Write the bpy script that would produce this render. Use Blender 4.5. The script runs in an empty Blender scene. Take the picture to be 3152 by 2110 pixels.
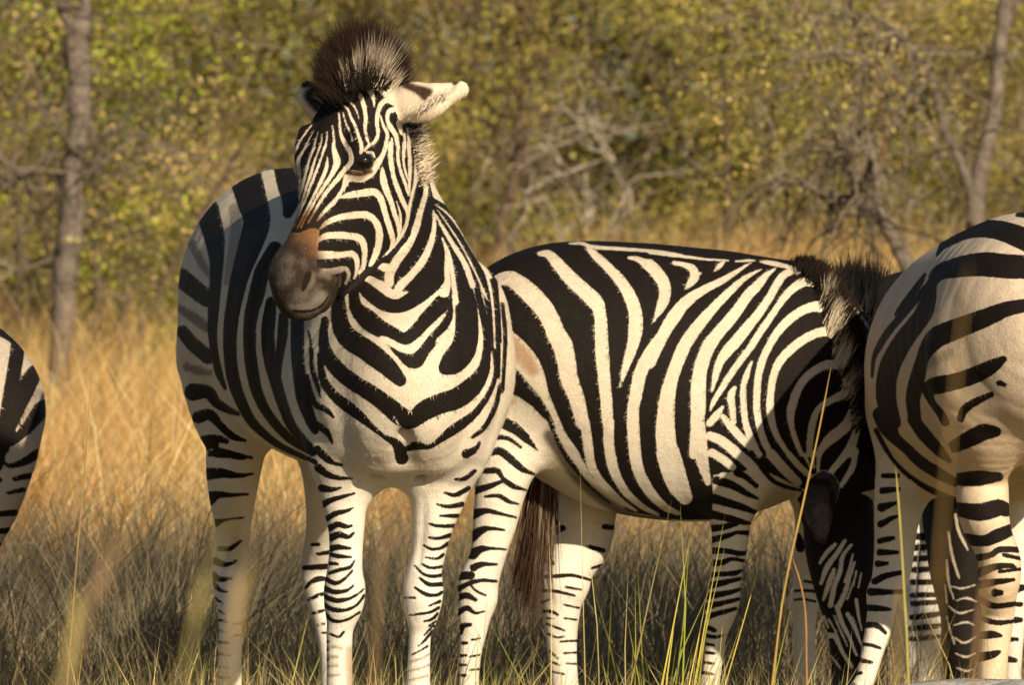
import bpy, math, random
import numpy as np
from mathutils import Vector

SC = bpy.context.scene
COL = SC.collection
rng = np.random.default_rng(7)

# ------------------------------------------------------------------ camera
F = 23935.0                      # focal length in photo pixels (a long lens)
CX, HY, CH = 1576.0, 893.0, 1.10  # image centre x, horizon row, camera height
cam_d = bpy.data.cameras.new('camera')
cam = bpy.data.objects.new('camera', cam_d)
COL.objects.link(cam)
cam.location = (0, 0, CH)
cam.rotation_euler = (math.pi / 2, 0, 0)
cam_d.sensor_width = 36.0
cam_d.lens = 36.0 * F / 3152.0
cam_d.shift_y = -(1055.0 - HY) / 3152.0
cam_d.clip_end = 2000.0
cam_d.dof.use_dof = True
cam_d.dof.focus_distance = 16.1
cam_d.dof.aperture_fstop = 12.0
SC.camera = cam

# ------------------------------------------------------------------ light
SUN_EL = math.radians(24.0)
SUN_AZ = math.radians(26.5)       # to the right of straight behind the camera
to_sun = Vector((math.sin(SUN_AZ) * math.cos(SUN_EL), -math.cos(SUN_AZ) * math.cos(SUN_EL), math.sin(SUN_EL)))
sun_d = bpy.data.lights.new('sun', 'SUN')
sun_d.energy = 5.0
sun_d.angle = math.radians(0.5)
sun_d.color = (1.0, 0.84, 0.60)
sun = bpy.data.objects.new('sun', sun_d)
COL.objects.link(sun)
sun.rotation_euler = to_sun.to_track_quat('Z', 'Y').to_euler()
sun.location = (6, -10, 8)
world = bpy.data.worlds.new('World')
SC.world = world
world.use_nodes = True
wn = world.node_tree
sky = wn.nodes.new('ShaderNodeTexSky')
sky.sky_type = 'NISHITA'
sky.sun_disc = False
sky.sun_elevation = SUN_EL
sky.sun_rotation = math.atan2(to_sun.x, to_sun.y)
wn.links.new(sky.outputs[0], wn.nodes['Background'].inputs['Color'])
wn.nodes['Background'].inputs['Strength'].default_value = 0.05
SC.view_settings.view_transform = 'Standard'
SC.view_settings.look = 'None'
SC.view_settings.exposure = 0.36
SC.view_settings.gamma = 1.0
SC.cycles.use_denoising = True
SC.cycles.max_bounces = 6
SC.cycles.transparent_max_bounces = 8


def at(px, py, Y):
    return np.array([(px - CX) / F * Y, Y, CH - (py - HY) / F * Y])


def pix(V):
    return np.stack([CX + F * V[:, 0] / V[:, 1], HY - F * (V[:, 2] - CH) / V[:, 1]], 1)


# crops of the photograph used while measuring: origin and scale
CROP = {'A': (800, 40, 3.1357), 'B': (800, 440, 2.6129), 'C': (520, 500, 1.6683), 'D': (900, 860, 2.6129),
        'E': (560, 1360, 2.091), 'F': (1500, 700, 2.6133), 'G': (2000, 740, 2.3763), 'H': (1380, 1300, 1.9357),
        'I': (2060, 1250, 1.8229), 'J': (2580, 620, 2.3059), 'K': (2540, 1260, 1.8448), 'L': (0, 900, 1.2952),
        'M': (0, 0, 1.4933), 'N': (1350, 0, 1.96), 'O': (2200, 0, 1.7426), 'P': (0, 0, 1.0)}


def cp(c, x, y):
    o = CROP[c]
    return o[0] + x / o[2], o[1] + y / o[2]


# ------------------------------------------------------------------ objects
def tag(o, label=None, cat=None, group=None, kind=None):
    if label: o['label'] = label
    if cat: o['category'] = cat
    if group: o['group'] = group
    if kind: o['kind'] = kind
    return o


def empty(name, loc, label, cat, group=None):
    o = bpy.data.objects.new(name, None)
    COL.objects.link(o)
    o.location = loc
    o.empty_display_size = 0.1
    return tag(o, label, cat, group)


def mesh_np(name, V, polys, mat, parent=None, attrs=None, smooth=True, loc=None):
    """polys: list of int arrays (n,k); vertices in world space, moved to the parent's frame"""
    base = np.array(parent.location) if parent is not None else (np.zeros(3) if loc is None else np.array(loc))
    me = bpy.data.meshes.new(name)
    V = np.asarray(V, np.float64) - base
    me.vertices.add(len(V))
    me.vertices.foreach_set('co', V.astype(np.float32).ravel())
    polys = [np.asarray(p, np.int32) for p in polys if len(p)]
    tot = np.concatenate([np.full(len(p), p.shape[1], np.int32) for p in polys])
    me.loops.add(int(tot.sum()))
    me.loops.foreach_set('vertex_index', np.concatenate([p.ravel() for p in polys]))
    me.polygons.add(len(tot))
    st = np.concatenate([[0], np.cumsum(tot)[:-1]]).astype(np.int32)
    me.polygons.foreach_set('loop_start', st)
    me.polygons.foreach_set('use_smooth', np.full(len(tot), smooth, bool))
    me.update(calc_edges=True)
    for k, a in (attrs or {}).items():
        a = np.asarray(a, np.float32)
        if a.ndim == 1:
            at_ = me.attributes.new(k, 'FLOAT', 'POINT')
            at_.data.foreach_set('value', a)
        else:
            at_ = me.attributes.new(k, 'FLOAT_COLOR', 'POINT')
            at_.data.foreach_set('color', np.concatenate([a, np.ones((len(a), 1), np.float32)], 1).ravel())
    me.materials.append(mat)
    o = bpy.data.objects.new(name, me)
    COL.objects.link(o)
    if parent is not None:
        o.parent = parent
    elif loc is not None:
        o.location = loc
    return o


# ------------------------------------------------------------------ materials
def new_mat(name):
    m = bpy.data.materials.new(name)
    m.use_nodes = True
    nt = m.node_tree
    b = nt.nodes['Principled BSDF']
    return m, nt, b


def N(nt, t, **kw):
    n = nt.nodes.new(t)
    for k, v in kw.items():
        setattr(n, k, v)
    return n


def noise(nt, scale, detail=3.0, vec=None, rough=0.55):
    n = N(nt, 'ShaderNodeTexNoise')
    n.inputs['Scale'].default_value = scale
    n.inputs['Detail'].default_value = detail
    n.inputs['Roughness'].default_value = rough
    if vec is not None:
        nt.links.new(vec, n.inputs['Vector'])
    return n.outputs['Fac']


def math_n(nt, op, a, b=None, clamp=False):
    n = N(nt, 'ShaderNodeMath', operation=op)
    n.use_clamp = clamp
    for i, s in enumerate((a, b)):
        if s is None: continue
        if isinstance(s, (int, float)): n.inputs[i].default_value = s
        else: nt.links.new(s, n.inputs[i])
    return n.outputs[0]


def maprange(nt, v, a, b, c, d, smooth=False):
    n = N(nt, 'ShaderNodeMapRange')
    if smooth: n.interpolation_type = 'SMOOTHSTEP'
    nt.links.new(v, n.inputs['Value'])
    for k, x in zip(('From Min', 'From Max', 'To Min', 'To Max'), (a, b, c, d)):
        n.inputs[k].default_value = x
    return n.outputs['Result']


def mixc(nt, fac, a, b, blend='MIX'):
    n = N(nt, 'ShaderNodeMix', data_type='RGBA', blend_type=blend)
    for idx, s in ((0, fac), (6, a), (7, b)):
        if isinstance(s, (int, float)): n.inputs[idx].default_value = s
        elif isinstance(s, tuple): n.inputs[idx].default_value = (*s, 1.0)
        else: nt.links.new(s, n.inputs[idx])
    return n.outputs[2]


def attr(nt, name):
    return N(nt, 'ShaderNodeAttribute', attribute_name=name)


def zebra_material():
    m, nt, b = new_mat('zebra_coat')
    tc = N(nt, 'ShaderNodeTexCoord').outputs['Object']
    mp = N(nt, 'ShaderNodeMapping')
    mp.inputs['Scale'].default_value = (1.0, 1.0, 0.4)
    nt.links.new(tc, mp.inputs['Vector'])
    st = attr(nt, 'stripe').outputs['Fac']
    coat = attr(nt, 'coat').outputs['Color']
    n1 = noise(nt, 330.0, 2.0, mp.outputs[0])
    n2 = noise(nt, 70.0, 2.0, tc)
    v = math_n(nt, 'ADD', st, math_n(nt, 'MULTIPLY', math_n(nt, 'SUBTRACT', n1, 0.5), 4.5))
    v = math_n(nt, 'ADD', v, math_n(nt, 'MULTIPLY', math_n(nt, 'SUBTRACT', n2, 0.5), 4.0))
    fac = maprange(nt, v, -2.0, 2.0, 0.0, 1.0, True)
    big = noise(nt, 9.0, 4.0, tc)
    fine = noise(nt, 420.0, 2.0, mp.outputs[0])
    g = math_n(nt, 'MULTIPLY', maprange(nt, big, 0.3, 0.75, 1.06, 0.86), maprange(nt, fine, 0.25, 0.75, 0.84, 1.1))
    light = N(nt, 'ShaderNodeVectorMath', operation='SCALE')
    nt.links.new(coat, light.inputs[0])
    nt.links.new(g, light.inputs['Scale'])
    dirt = maprange(nt, noise(nt, 38.0, 5.0, tc, 0.7), 0.56, 0.8, 0.0, 0.35)
    lightc = mixc(nt, dirt, light.outputs[0], (0.36, 0.27, 0.17))
    sp = N(nt, 'ShaderNodeSeparateColor', mode='HSV')
    nt.links.new(coat, sp.inputs[0])
    isdk = maprange(nt, sp.outputs[2], 0.10, 0.2, 1.0, 0.0)
    lightc = mixc(nt, math_n(nt, 'MULTIPLY', isdk, maprange(nt, noise(nt, 190.0, 2.0, tc), 0.62, 0.74, 0.0, 0.28)), lightc, (0.30, 0.25, 0.2))
    lightc = mixc(nt, math_n(nt, 'MULTIPLY', isdk, maprange(nt, noise(nt, 45.0, 4.0, tc), 0.45, 0.7, 0.0, 0.6)), lightc, (0.02, 0.016, 0.013))
    dk = mixc(nt, fine, (0.004, 0.0035, 0.0035), (0.019, 0.013, 0.010))
    c = mixc(nt, fac, lightc, dk)
    nt.links.new(c, b.inputs['Base Color'])
    b.inputs['Roughness'].default_value = 0.7
    b.inputs['Specular IOR Level'].default_value = 0.12
    bp = N(nt, 'ShaderNodeBump')
    bp.inputs['Strength'].default_value = 0.6
    bp.inputs['Distance'].default_value = 0.004
    hgt = math_n(nt, 'ADD', math_n(nt, 'MULTIPLY', noise(nt, 11.0, 2.0, tc), 3.0), math_n(nt, 'ADD', math_n(nt, 'MULTIPLY', fine, 0.6), math_n(nt, 'MULTIPLY', noise(nt, 60.0, 3.0, mp.outputs[0]), 0.45)))
    nt.links.new(hgt, bp.inputs['Height'])
    nt.links.new(bp.outputs[0], b.inputs['Normal'])
    return m


def attr_material(name, rough=0.7, transl=0.0, spec=0.2, vary=0.0, vscale=30.0):
    m, nt, b = new_mat(name)
    c = attr(nt, 'coat').outputs['Color']
    if vary:
        tc = N(nt, 'ShaderNodeTexCoord').outputs['Object']
        c = mixc(nt, maprange(nt, noise(nt, vscale, 4.0, tc), 0.35, 0.7, 0.0, vary), c, (0.03, 0.022, 0.014))
    nt.links.new(c, b.inputs['Base Color'])
    b.inputs['Roughness'].default_value = rough
    b.inputs['Specular IOR Level'].default_value = spec
    if transl:
        t = N(nt, 'ShaderNodeBsdfTranslucent')
        nt.links.new(c, t.inputs['Color'])
        mx = N(nt, 'ShaderNodeMixShader')
        mx.inputs[0].default_value = transl
        nt.links.new(b.outputs[0], mx.inputs[1])
        nt.links.new(t.outputs[0], mx.inputs[2])
        nt.links.new(mx.outputs[0], nt.nodes['Material Output'].inputs['Surface'])
    return m


M_ZEBRA = zebra_material()
M_HAIR = attr_material('hair', 0.7, 0.0, 0.12)
M_BLADE = attr_material('grass_blade', 0.6, 0.3, 0.25)
M_LEAF = attr_material('leaf', 0.6, 0.12, 0.2)
M_BARK = attr_material('bark', 0.9, 0.0, 0.1, 0.7, 40.0)


# ------------------------------------------------------------------ implicit body -> one continuous mesh
def catmull(P, n):
    P = np.asarray(P, float)
    if len(P) == 1: return P
    E = np.vstack([2 * P[0] - P[1], P, 2 * P[-1] - P[-2]])
    out = []
    for i in range(1, len(E) - 2):
        p0, p1, p2, p3 = E[i - 1:i + 3]
        for k in range(n):
            t = k / n
            out.append(0.5 * ((2 * p1) + (-p0 + p2) * t + (2 * p0 - 5 * p1 + 4 * p2 - p3) * t * t + (-p0 + 3 * p1 - 3 * p2 + p3) * t ** 3))
    out.append(P[-1])
    return np.array(out)


class Tube:
    """nodes: rows (px, py, Y, r1, r2) in photo pixels + depth; r2 lies along ref, r1 across it (metres)"""
    def __init__(s, group, nodes, ref, k=0.05, sub=4, raw=False, cut=False):
        s.group, s.k, s.cut = group, k, cut
        a = np.array(nodes, float)
        C = a[:, :3] if raw else np.array([at(*r[:3]) for r in a])
        A = np.maximum(catmull(np.hstack([C, a[:, 3:5]]), sub), [-99, -99, -99, .003, .003])
        s.C, s.R = A[:, :3], A[:, 3:5]
        T = np.gradient(s.C, axis=0)
        s.T = T / np.linalg.norm(T, axis=1)[:, None]
        ref = np.array(ref, float)
        n2 = ref - (s.T @ ref)[:, None] * s.T
        s.n2 = n2 / np.linalg.norm(n2, axis=1)[:, None]
        s.n1 = np.cross(s.T, s.n2)
        m = s.R.max(1)
        s.lo = (s.C - m[:, None]).min(0)
        s.hi = (s.C + m[:, None]).max(0)

    def seg(s, i, X, Y, Z):
        a, b = s.C[i], s.C[i + 1]
        d = b - a
        L = np.linalg.norm(d); d = d / L
        px, py, pz = X - a[0], Y - a[1], Z - a[2]
        w = px * d[0] + py * d[1] + pz * d[2]
        t = np.clip(w / L, 0, 1)
        o = w - t * L
        n1, n2 = s.n1[i], s.n2[i]
        n2 = n2 - d * (n2 @ d); n2 = n2 / np.linalg.norm(n2); n1 = np.cross(d, n2)
        r1 = s.R[i, 0] + t * (s.R[i + 1, 0] - s.R[i, 0])
        r2 = s.R[i, 1] + t * (s.R[i + 1, 1] - s.R[i, 1])
        u = (px * n1[0] + py * n1[1] + pz * n1[2]) / r1
        v = (px * n2[0] + py * n2[1] + pz * n2[2]) / r2
        rm = np.minimum(r1, r2)
        q = o / rm
        rho = np.sqrt(u * u + v * v + q * q) + 1e-9
        g = np.sqrt((u / r1) ** 2 + (v / r2) ** 2 + (q / rm) ** 2) + 1e-9
        return rho * (rho - 1) / g

    def points(s, V):
        out = np.full(len(V), 9.0)
        for i in range(len(s.C) - 1):
            m = max(s.R[i].max(), s.R[i + 1].max()) + 0.06
            lo = np.minimum(s.C[i], s.C[i + 1]) - m; hi = np.maximum(s.C[i], s.C[i + 1]) + m
            j = np.nonzero(((V > lo) & (V < hi)).all(1))[0]
            if len(j):
                out[j] = np.minimum(out[j], s.seg(i, V[j, 0], V[j, 1], V[j, 2]))
        return out


def grid_axis(lo, hi, fine):
    """fine: list of (a, b, step); elsewhere the last entry's step (a tuple of one) is used"""
    x = [lo]
    while x[-1] < hi:
        st = fine[-1][0]
        for f in fine[:-1]:
            if f[0] <= x[-1] <= f[1]: st = min(st, f[2])
        x.append(x[-1] + st)
    return np.array(x, np.float32)


def build_field(tubes, gx, gy, gz):
    Fd = np.full((len(gx), len(gy), len(gz)), 1.0, np.float32)
    G = (gx, gy, gz)

    def rng_(lo, hi):
        return [slice(max(0, np.searchsorted(g, l) - 1), min(len(g), np.searchsorted(g, h) + 1)) for g, l, h in zip(G, lo, hi)]
    for t in tubes:
        mg = 0.03 + t.k
        S = rng_(t.lo - mg, t.hi + mg)
        if any(q.stop <= q.start for q in S): continue
        tmp = np.full([q.stop - q.start for q in S], 1.0, np.float32)
        for i in range(len(t.C) - 1):
            m = max(t.R[i].max(), t.R[i + 1].max()) + mg
            s2 = rng_(np.minimum(t.C[i], t.C[i + 1]) - m, np.maximum(t.C[i], t.C[i + 1]) + m)
            if any(q.stop <= q.start for q in s2): continue
            loc = tuple(slice(max(0, q.start - p.start), min(q.stop, p.stop) - p.start) for q, p in zip(s2, S))
            sub = tmp[loc]
            if sub.size == 0: continue
            X = gx[S[0]][loc[0]][:, None, None]; Y = gy[S[1]][loc[1]][None, :, None]; Z = gz[S[2]][loc[2]][None, None, :]
            np.minimum(sub, t.seg(i, X, Y, Z).astype(np.float32), out=sub)
        cur = Fd[tuple(S)]
        k = t.k
        if t.cut:
            h = np.clip(0.5 - 0.5 * (cur + tmp) / k, 0, 1)
            cur[...] = cur * (1 - h) + (-tmp) * h + k * h * (1 - h)
        else:
            h = np.clip(0.5 + 0.5 * (cur - tmp) / k, 0, 1)
            cur[...] = cur * (1 - h) + tmp * h - k * h * (1 - h)
    return Fd


def surface_nets(Fd, gx, gy, gz):
    s = Fd < 0
    c = s[:-1, :-1, :-1]
    n = np.zeros(c.shape, np.uint8)
    for a in (0, 1):
        for b in (0, 1):
            for d in (0, 1):
                n += s[a:s.shape[0] - 1 + a, b:s.shape[1] - 1 + b, d:s.shape[2] - 1 + d]
    I = np.argwhere((n > 0) & (n < 8))
    vid = np.full(c.shape, -1, np.int32)
    vid[I[:, 0], I[:, 1], I[:, 2]] = np.arange(len(I))
    acc = np.zeros((len(I), 3)); cnt = np.zeros(len(I))
    cor = [(a, b, d) for a in (0, 1) for b in (0, 1) for d in (0, 1)]
    val = {q: Fd[I[:, 0] + q[0], I[:, 1] + q[1], I[:, 2] + q[2]] for q in cor}
    for q in cor:
        for ax in range(3):
            if q[ax] == 0:
                p = list(q); p[ax] = 1; p = tuple(p)
                a, b = val[q], val[p]
                cr = (a < 0) != (b < 0)
                t = np.where(cr, a / np.where(cr, a - b, 1), 0)
                pos = np.tile(np.array(q, float), (len(I), 1)); pos[:, ax] += t
                acc[cr] += pos[cr]; cnt[cr] += 1
    U = I + acc / cnt[:, None]
    V = np.stack([np.interp(U[:, i], np.arange(len(g)), g) for i, g in enumerate((gx, gy, gz))], 1)
    quads = []
    for ax in range(3):
        o1, o2 = [(1, 2), (2, 0), (0, 1)][ax]
        a = [slice(1, -1)] * 3; a[ax] = slice(0, -1)
        b = list(a); b[ax] = slice(1, None)
        sa, sb = s[tuple(a)], s[tuple(b)]
        E = np.argwhere(sa != sb)
        flip = sb[E[:, 0], E[:, 1], E[:, 2]]
        off = np.ones(3, int); off[ax] = 0
        E = E + off

        def g(d1, d2):
            q = E.copy(); q[:, o1] -= d1; q[:, o2] -= d2
            return vid[q[:, 0], q[:, 1], q[:, 2]]
        Q = np.stack([g(1, 1), g(0, 1), g(0, 0), g(1, 0)], 1)
        Q[flip] = Q[flip][:, ::-1]
        quads.append(Q)
    Q = np.concatenate(quads)
    return V, Q[(Q >= 0).all(1)]


def refine(V, Q, mask):
    """split the quads whose four corners are in mask into 4, and their neighbours conformingly into tris"""
    sel = mask[Q].all(1)
    S = Q[sel]
    E = np.sort(np.concatenate([S[:, [0, 1]], S[:, [1, 2]], S[:, [2, 3]], S[:, [3, 0]]]), 1)
    key = E[:, 0].astype(np.int64) * len(V) + E[:, 1]
    uk, inv = np.unique(key, return_inverse=True)
    ea, eb = uk // len(V), uk % len(V)
    mid = 0.5 * (V[ea] + V[eb])
    n0 = len(V)
    cen = V[S].mean(1)
    mi = n0 + inv.reshape(4, -1).T
    ci = n0 + len(uk) + np.arange(len(S))
    NQ = np.concatenate([np.stack([S[:, i], mi[:, i], ci, mi[:, i - 1]], 1) for i in range(4)])
    V2 = np.vstack([V, mid, cen])
    rest = Q[~sel]
    tri = []; keep = []
    ukset = {int(k): n0 + i for i, k in enumerate(uk)}
    touch = mask[rest].sum(1) >= 2
    for q in rest[touch]:
        loop = []; hit = False
        for i in range(4):
            a, b = int(q[i]), int(q[(i + 1) % 4])
            loop.append(a)
            k = min(a, b) * n0 + max(a, b)
            if k in ukset:
                loop.append(ukset[k]); hit = True
        if not hit: keep.append(q)
        else:
            # fan from a midpoint so that no sliver is left
            j = next(i for i, v in enumerate(loop) if v >= n0)
            loop = loop[j:] + loop[:j]
            for i in range(1, len(loop) - 1): tri.append((loop[0], loop[i], loop[i + 1]))
    NQ = np.concatenate([NQ, rest[~touch]] + ([np.array(keep)] if keep else []))
    return V2, NQ, np.array(tri, np.int32).reshape(-1, 3)


# ------------------------------------------------------------------ coat pattern (a surface attribute in the animal's own coat)
def poly_sdf(P, poly):
    d = np.full(len(P), 1e9); ins = np.zeros(len(P), bool)
    n = len(poly)
    for i in range(n):
        a, b = poly[i], poly[(i + 1) % n]
        e = b - a; w = P - a
        t = np.clip((w @ e) / (e @ e), 0, 1)
        q = w - t[:, None] * e
        d = np.minimum(d, (q * q).sum(1))
        c = (a[1] > P[:, 1]) != (b[1] > P[:, 1])
        xs = a[0] + (P[:, 1] - a[1]) / np.where(b[1] == a[1], 1e-9, b[1] - a[1]) * e[0]
        ins ^= c & (P[:, 0] < xs)
    return np.where(ins, 1, -1) * np.sqrt(d)


def stroke_dist(P, S, mg):
    """radius minus distance, and the indices near the stroke"""
    m = S[:, 2].max() + mg
    j = np.nonzero((P[:, 0] > S[:, 0].min() - m) & (P[:, 0] < S[:, 0].max() + m) & (P[:, 1] > S[:, 1].min() - m) & (P[:, 1] < S[:, 1].max() + m))[0]
    Q = P[j]
    best = np.full(len(j), -1e9)
    for i in range(len(S) - 1):
        a, b = S[i, :2], S[i + 1, :2]
        e = b - a; w = Q - a
        t = np.clip((w @ e) / (e @ e + 1e-9), 0, 1)
        q = w - t[:, None] * e
        r = S[i, 2] + t * (S[i + 1, 2] - S[i, 2])
        best = np.maximum(best, r - np.sqrt((q * q).sum(1)))
    if len(S) == 1:
        best = S[0, 2] - np.sqrt(((Q - S[0, :2]) ** 2).sum(1))
    return j, best


KGROW = 2.0     # the dark hair overlaps the light at the edges


def paint(text, P, groups, stripe, coat):
    mask = np.ones(len(P), bool); crop = 'P'
    idx = np.arange(len(P))
    for ln in text.strip().splitlines():
        ln = ln.split('#')[0].strip()
        if not ln: continue
        if ln[0] == '@':
            t = ln[1:].split()
            crop = t[0]
            mask = np.isin(groups, t[1].split('|')) if len(t) > 1 else np.ones(len(P), bool)
            idx = np.nonzero(mask)[0]
            continue
        op, rest = ln.split(None, 1)
        o = CROP[crop]
        col = None
        if op in 'tT':
            c, rest = rest.split(None, 1)
            col = np.array([float(x) for x in c.split(',')])
        if op == 'base':
            stripe[idx] = float(rest); continue
        if op == 'coat':
            coat[idx] = [float(x) for x in rest.split(',')]; continue
        Q = P[idx]
        for part in rest.split(';'):
            S = np.array([[float(x) for x in q.split(',')] for q in part.split()])
            S[:, 0] = o[0] + S[:, 0] / o[2]; S[:, 1] = o[1] + S[:, 1] / o[2]
            if op == 'T':
                w = np.clip(1 + poly_sdf(Q, S[:, :2]) / col[3], 0, 1)[:, None]
                coat[idx] = coat[idx] * (1 - w) + col[:3] * w
                continue
            if op in 'KW':
                d = poly_sdf(Q, S[:, :2])
                stripe[idx] = np.maximum(stripe[idx], d) if op == 'K' else np.minimum(stripe[idx], -d)
                continue
            S[:, 2] = S[:, 2] / o[2] / 2
            S = catmull(S, 4) if len(S) > 2 else S
            S[:, 2] = np.maximum(S[:, 2], 0.5)
            if op == 't':
                soft = col[3]
                j, d = stroke_dist(Q, S, soft)
                w = np.clip(1 + d / soft, 0, 1); w = (w * w * (3 - 2 * w) * (col[4] if len(col) > 4 else 1))[:, None]
                coat[idx[j]] = coat[idx[j]] * (1 - w) + col[:3] * w
            else:
                j, d = stroke_dist(Q, S, 30)
                jj = idx[j]
                stripe[jj] = np.maximum(stripe[jj], d + KGROW) if op == 'k' else np.minimum(stripe[jj], -d)


# ------------------------------------------------------------------ hair, blades, twigs
def nrm(a):
    return a / (np.linalg.norm(a, axis=-1, keepdims=True) + 1e-12)


def blades(root, dr, length, width, bend, side, col, tipcol=None, seg=3):
    """tapered bent strips; returns V, quads, tris, colours"""
    n = len(root)
    ts = np.linspace(0, 1, seg + 1)
    Vs = []; Cs = []
    tipcol = col if tipcol is None else tipcol
    for t in ts[:-1]:
        c = root + dr * (length * t)[:, None] + bend * (length * t * t)[:, None]
        w = (width * 0.5 * (1 - t) ** 0.6)[:, None]
        Vs += [c - side * w, c + side * w]
        cc = col * (1 - t) + tipcol * t
        Cs += [cc, cc]
    Vs.append(root + dr * length[:, None] + bend * length[:, None]); Cs.append(tipcol)
    V = np.stack(Vs, 1).reshape(-1, 3); C = np.stack(Cs, 1).reshape(-1, 3)
    m = 2 * seg + 1
    b = np.arange(n)[:, None] * m
    q = np.concatenate([b + np.array([[2 * i, 2 * i + 1, 2 * i + 3, 2 * i + 2]]) for i in range(seg - 1)]) if seg > 1 else np.zeros((0, 4), int)
    t = b + np.array([[2 * seg - 2, 2 * seg - 1, 2 * seg]])
    return V, q, t, C


def tube_mesh(path, rad, sides=7, col=(0.2, 0.15, 0.1)):
    path = np.asarray(path, float); rad = np.asarray(rad, float)
    T = nrm(np.gradient(path, axis=0))
    ref = np.where(np.abs(T[:, 1:2]) > 0.9, [[1.0, 0, 0]], [[0, 1.0, 0]])
    a = nrm(np.cross(T, ref)); b = np.cross(T, a)
    th = np.linspace(0, 2 * np.pi, sides, endpoint=False)
    V = (path[:, None] + rad[:, None, None] * (np.cos(th)[None, :, None] * a[:, None] + np.sin(th)[None, :, None] * b[:, None])).reshape(-1, 3)
    n = len(path)
    q = []
    for i in range(n - 1):
        for k in range(sides):
            q.append((i * sides + k, i * sides + (k + 1) % sides, (i + 1) * sides + (k + 1) % sides, (i + 1) * sides + k))
    q = np.array(q)
    return V, q, np.tile(np.array(col, float), (len(V), 1))


class Acc:
    """gathers several pieces of one part into one mesh"""
    def __init__(s):
        s.V, s.Q, s.T, s.C, s.n = [], [], [], [], 0

    def add(s, V, q=None, t=None, c=None):
        if q is not None and len(q): s.Q.append(q + s.n)
        if t is not None and len(t): s.T.append(t + s.n)
        s.V.append(V); s.C.append(c); s.n += len(V)

    def build(s, name, mat, parent=None, smooth=True, loc=None):
        polys = [np.concatenate(x) for x in (s.Q, s.T) if x]
        return mesh_np(name, np.concatenate(s.V), polys, mat, parent, {'coat': np.concatenate(s.C)}, smooth, loc)

# ------------------------------------------------------------------ zebras
CREAM = np.array([0.66, 0.57, 0.45]); PALE = np.array([0.74, 0.69, 0.61])


def make_body(tubes, steps, text, root, refine_fn=None, coat_fn=None):
    lo = np.min([t.lo for t in tubes], 0) - 0.03; hi = np.max([t.hi for t in tubes], 0) + 0.03
    lo[2] = max(lo[2], -0.01)
    g = [grid_axis(lo[i], hi[i], steps[i]) for i in range(3)]
    V, Q = surface_nets(build_field(tubes, *g), *g)
    T = np.zeros((0, 3), np.int32)
    if refine_fn is not None:
        V, Q, T = refine(V, Q, refine_fn(V))
    groups = [t.group for t in tubes if not t.cut]
    names = sorted(set(groups))
    D = np.stack([np.min([t.points(V) for t in tubes if t.group == n and not t.cut], 0) for n in names], 1)
    gr = np.array(names)[D.argmin(1)]
    P = pix(V)
    stripe = np.full(len(V), -40.0)
    coat = np.tile(CREAM, (len(V), 1))
    w = np.clip((0.95 - V[:, 2]) / 0.4, 0, 1)[:, None]
    coat = coat * (1 - w) + PALE * w
    paint(text, P, gr, stripe, coat)
    hoof = V[:, 2] < 0.055
    stripe[hoof] = -40; coat[hoof] = (0.035, 0.03, 0.027)
    o = mesh_np('body', V, [Q, T], M_ZEBRA, root, {'stripe': np.clip(stripe, -40, 40), 'coat': coat})
    return V, P, gr, (stripe, coat), o


def fur(o, root, stripe, coat, n, flow, length=.0105, width=.0011):
    """short lying hairs all over the coat, each with the colour of the skin it grows from"""
    me = o.data
    nv = len(me.vertices)
    co = np.empty(nv * 3, np.float32); me.vertices.foreach_get('co', co); co = co.reshape(-1, 3).astype(float)
    no = np.empty(nv * 3, np.float32); me.vertex_normals.foreach_get('vector', no); no = no.reshape(-1, 3).astype(float)
    np_ = len(me.polygons)
    ar = np.empty(np_, np.float32); me.polygons.foreach_get('area', ar)
    ls = np.empty(np_, np.int32); me.polygons.foreach_get('loop_start', ls)
    lt = np.empty(np_, np.int32); me.polygons.foreach_get('loop_total', lt)
    vi = np.empty(len(me.loops), np.int32); me.loops.foreach_get('vertex_index', vi)
    cum = np.cumsum(ar.astype(float))
    f = np.searchsorted(cum, rng.random(int(n * 1.7)) * cum[-1])
    f = f[lt[f] == 4]
    q = vi[ls[f][:, None] + np.arange(4)]
    keep = (no[q[:, 0], 1] < .35)
    q = q[keep][:n]; m = len(q)
    u, v = rng.random((m, 1)), rng.random((m, 1))
    bl = lambda A: (A[q[:, 0]] * (1 - u) + A[q[:, 1]] * u) * (1 - v) + (A[q[:, 3]] * (1 - u) + A[q[:, 2]] * u) * v
    p, nn = bl(co), nrm(bl(no))
    st = bl(stripe[:, None])[:, 0]; ct = bl(coat)
    fl = np.array(flow, float) + rng.normal(0, .22, (m, 3))
    t = nrm(fl - nn * (fl * nn).sum(1, keepdims=True))
    d = nrm(t + nn * rng.uniform(.10, .42, (m, 1)))
    side = nrm(np.cross(d, nn))
    dark = st + rng.normal(0, 1.3, m) > 0
    col = np.where(dark[:, None], np.array([.010, .0075, .0065]) * rng.uniform(.5, 2.2, (m, 1)), ct * rng.uniform(.72, 1.12, (m, 1)))
    L = length * rng.uniform(.5, 1.3, m)
    L[ct.max(1) < .2] *= .35
    L *= np.interp(p[:, 2] + root.location[2], [.55, .85], [.5, 1])
    V, qq, tt, c = blades(p - nn * .0012 - t * .002, d, L, np.full(m, width) * rng.uniform(.6, 1.4, m), -nn * (L * .22)[:, None], side, col, None, 2)
    base = np.array(root.location)
    return mesh_np('fur', V + base, [qq, tt], M_HAIR, root, {'coat': c})


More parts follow.
